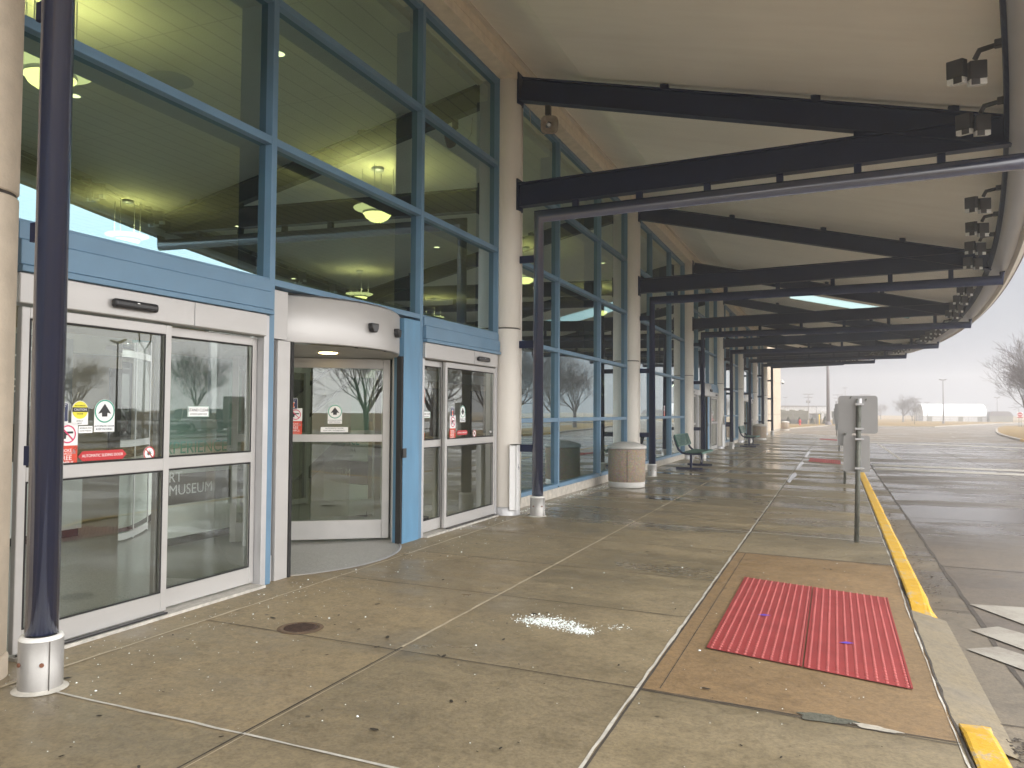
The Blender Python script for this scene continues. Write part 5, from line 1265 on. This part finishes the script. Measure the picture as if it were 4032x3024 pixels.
def tree(kind, loc, rz, s, lab):
    if kind not in TREES:
        t, c = bare_tree(kind)
        e = thing('bare_tree', lab, 'tree', loc, rz, 'bare trees'); t.build('trunk', M_BARK, e, True); c.build('crown', M_BARK, e, True)
        TREES[kind] = e; index_kids(); e.scale = (s, s, s); return e
    c = dup(TREES[kind], None, loc, rz, lab); c.scale = (s, s, s); return c
tree(11, (15.2, 60, -.1), .4, 1.0, 'bare tree reaching in at the right edge of the photo, on the grass island')
tree(12, (14.2, 67.5, -.1), 2.0, 1.0, 'bare tree on the grass island just beyond the right-hand tree')
for k, (kd, x, y, s) in enumerate(((12, 14.0, -19.0, .95), (11, 14.2, 44.5, 1.0), (12, 14.0, 52.5, 1.0), (11, 15, 77, .95))):
    tree(kd, (x, y, -.1), 1.3*k+.5, s, 'bare island tree reflected in the glass, %s' % ['in the revolving door', 'in the right-hand sliding door', 'left part of the second bay', 'right part of the second bay'][k])
tree(11, (12.9, 178, -.1), 3.1, .76, 'round bare tree on the far lawn, left of the white arched shelter')
tree(12, (16.8, 205, -.1), .3, .6, 'faint bare tree half hidden behind the far round tree')
tree(12, (12.3, 250, -.1), 4.3, .62, 'faintest bare tree just right of the nearest sign plate')
tree(11, (92, 80, -.2), 5.0, 1.3, 'tall bare tree beyond the parked cars, reflected in the nearest door'); tree(12, (72, 84, -.2), 2.2, 1.3, 'tallest bare tree beyond the parked cars, reflected in the nearest door')

# ------------------------------------------------------------------ parked cars (seen mirrored in the door glass)
M_TYRE = pmat('tyre_rubber', (.02, .02, .02), .8); M_CGL = pmat('car_glass', (.02, .024, .028), .08, 0, .1, 2, spec=.8)
def carpaint(nm, c): return pmat(nm, c, .28, .1, .04, 2, coat=.6)
def loft(secs):
    """secs: list of (x, [(y, z)...]) same length -> skin"""
    mb = MB(); n = len(secs[0][1])
    for x, pr in secs: mb.v += [(x, y, z) for y, z in pr]
    for i in range(len(secs)-1):
        for q in range(n): mb.f.append([i*n+q, i*n+(q+1) % n, (i+1)*n+(q+1) % n, (i+1)*n+q]); mb.sm.append(False)
    mb.f.append(list(range(n))[::-1]); mb.f.append([(len(secs)-1)*n+q for q in range(n)]); mb.sm += [False, False]
    return mb
def car(paint, suv, lab):
    e = thing('parked_car', lab, 'car', (0, 0, 0), 0, 'cars parked across the road')
    hb_, ht = (.98, 1.72) if suv else (.86, 1.44)
    def sec(x, wd, zb, zt): return (x, [(-wd+.05, zb), (-wd, zb+.15), (-wd, zt-.12), (-wd+.06, zt), (wd-.06, zt), (wd, zt-.12), (wd, zb+.15), (wd-.05, zb)])
    S = [sec(-2.32, .74, .36, hb_-.14), sec(-2.2, .86, .26, hb_-.02), sec(-1.2, .91, .22, hb_+.03), sec(.6, .91, .22, hb_), sec(1.6, .88, .24, hb_-.08), sec(2.2, .8, .28, hb_-.2), sec(2.34, .7, .36, hb_-.32)]
    loft(S).build('body', carpaint(*paint), e, True, .03, 2)
    xr = (-2.1, -1.75, .35, 1.05) if suv else (-1.75, -1.05, .25, 1.15)
    def cs(x, wd, zt): return (x, [(-wd, hb_-.04), (-wd+.16*(zt-hb_)/.6, zt-.05), (-wd+.24*(zt-hb_)/.6, zt), (wd-.24*(zt-hb_)/.6, zt), (wd-.16*(zt-hb_)/.6, zt-.05), (wd, hb_-.04)])
    loft([cs(xr[0], .84, hb_+.02), cs(xr[1], .86, ht), cs(xr[2], .86, ht+.01), cs(xr[3], .84, hb_+.02)]).build('windows', M_CGL, e, True, .02, 2)
    rf = MB().prism([(xr[1]-.05, -.66, ht+.0), (xr[2]+.03, -.66, ht+.012), (xr[2]+.03, .66, ht+.012), (xr[1]-.05, .66, ht)], (0, 0, .03))
    for s in (-1, 1):
        for xa, xb in ((xr[2]+.02, xr[3]), (xr[1]-.02, xr[0]), (-.35, -.4)):
            rf.tube([(xa, s*.66, ht), (xb, s*.84, hb_)], .035, 6)
    rf.build('roof', carpaint(*paint), e, True)
    for s in (-1, 1):
        for x in (-1.42, 1.42):
            w_ = MB().tube([(x, s*.70, .34), (x, s*.93, .34)], .345, 22).build('wheel', M_TYRE, e, True); MB().tube([(x, s*.90, .34), (x, s*.936, .34)], .22, 10).build('rim', M_ALU2, w_, True)
        MB().obox((2.16, s*.62, hb_-.24), (.14, 0, -.02), (0, .14, 0), (0, 0, .06)).build('headlight', M_LENS, e, True, .02); MB().obox((-2.24, s*.68, hb_-.18), (.06, 0, 0), (0, .12, 0), (0, 0, .09)).build('tail_light', M_RED, e, True, .02)
        MB().obox((.95, s*1.0, hb_+.08), (.07, 0, 0), (0, .09, 0), (0, 0, .06)).build('mirror', carpaint(*paint), e, True, .02)
    return e
PAINT = [('car_white', (.78, .78, .78)), ('car_silver', (.45, .46, .47)), ('car_grey', (.16, .17, .18)), ('car_black', (.02, .02, .022)), ('car_red', (.35, .03, .03))]
spots = [(0, True), (1, False), (0, False), (0, True), (1, True), (2, False), (0, True), (3, True), (2, True), (4, False), (1, True), (0, False)]
for k, (pc, suv) in enumerate(spots):
    c = car(PAINT[pc], suv, '%s %s parked across the road, %s car of the mirrored row' % (['white', 'silver', 'grey', 'black', 'red'][pc], 'tall estate car' if suv else 'saloon car', (ORD+['ninth', 'tenth', 'eleventh', 'twelfth'])[k]))
    c.location = (36.0+((k*37) % 5)*.15, 28.7+k*2.9, -.207); c.rotation_euler = (0, 0, PI if k % 3 else 0)

# ------------------------------------------------------------------ misty air round the whole place
hz = MB().box(-75, 140, -70, 320, -1.5, 15.5).build('haze', None)
hz.data.materials.clear(); hm, hn, ho = NT('mist'); pv = hn.nodes.new('ShaderNodeVolumePrincipled')
pv.inputs['Color'].default_value = (.93, .94, .97, 1); pv.inputs['Density'].default_value = .0026; pv.inputs['Anisotropy'].default_value = .2
hn.links.new(pv.outputs[0], ho.inputs['Volume']); hz.data.materials.append(hm); hz['kind'] = 'stuff'; hz.display_type = 'WIRE'
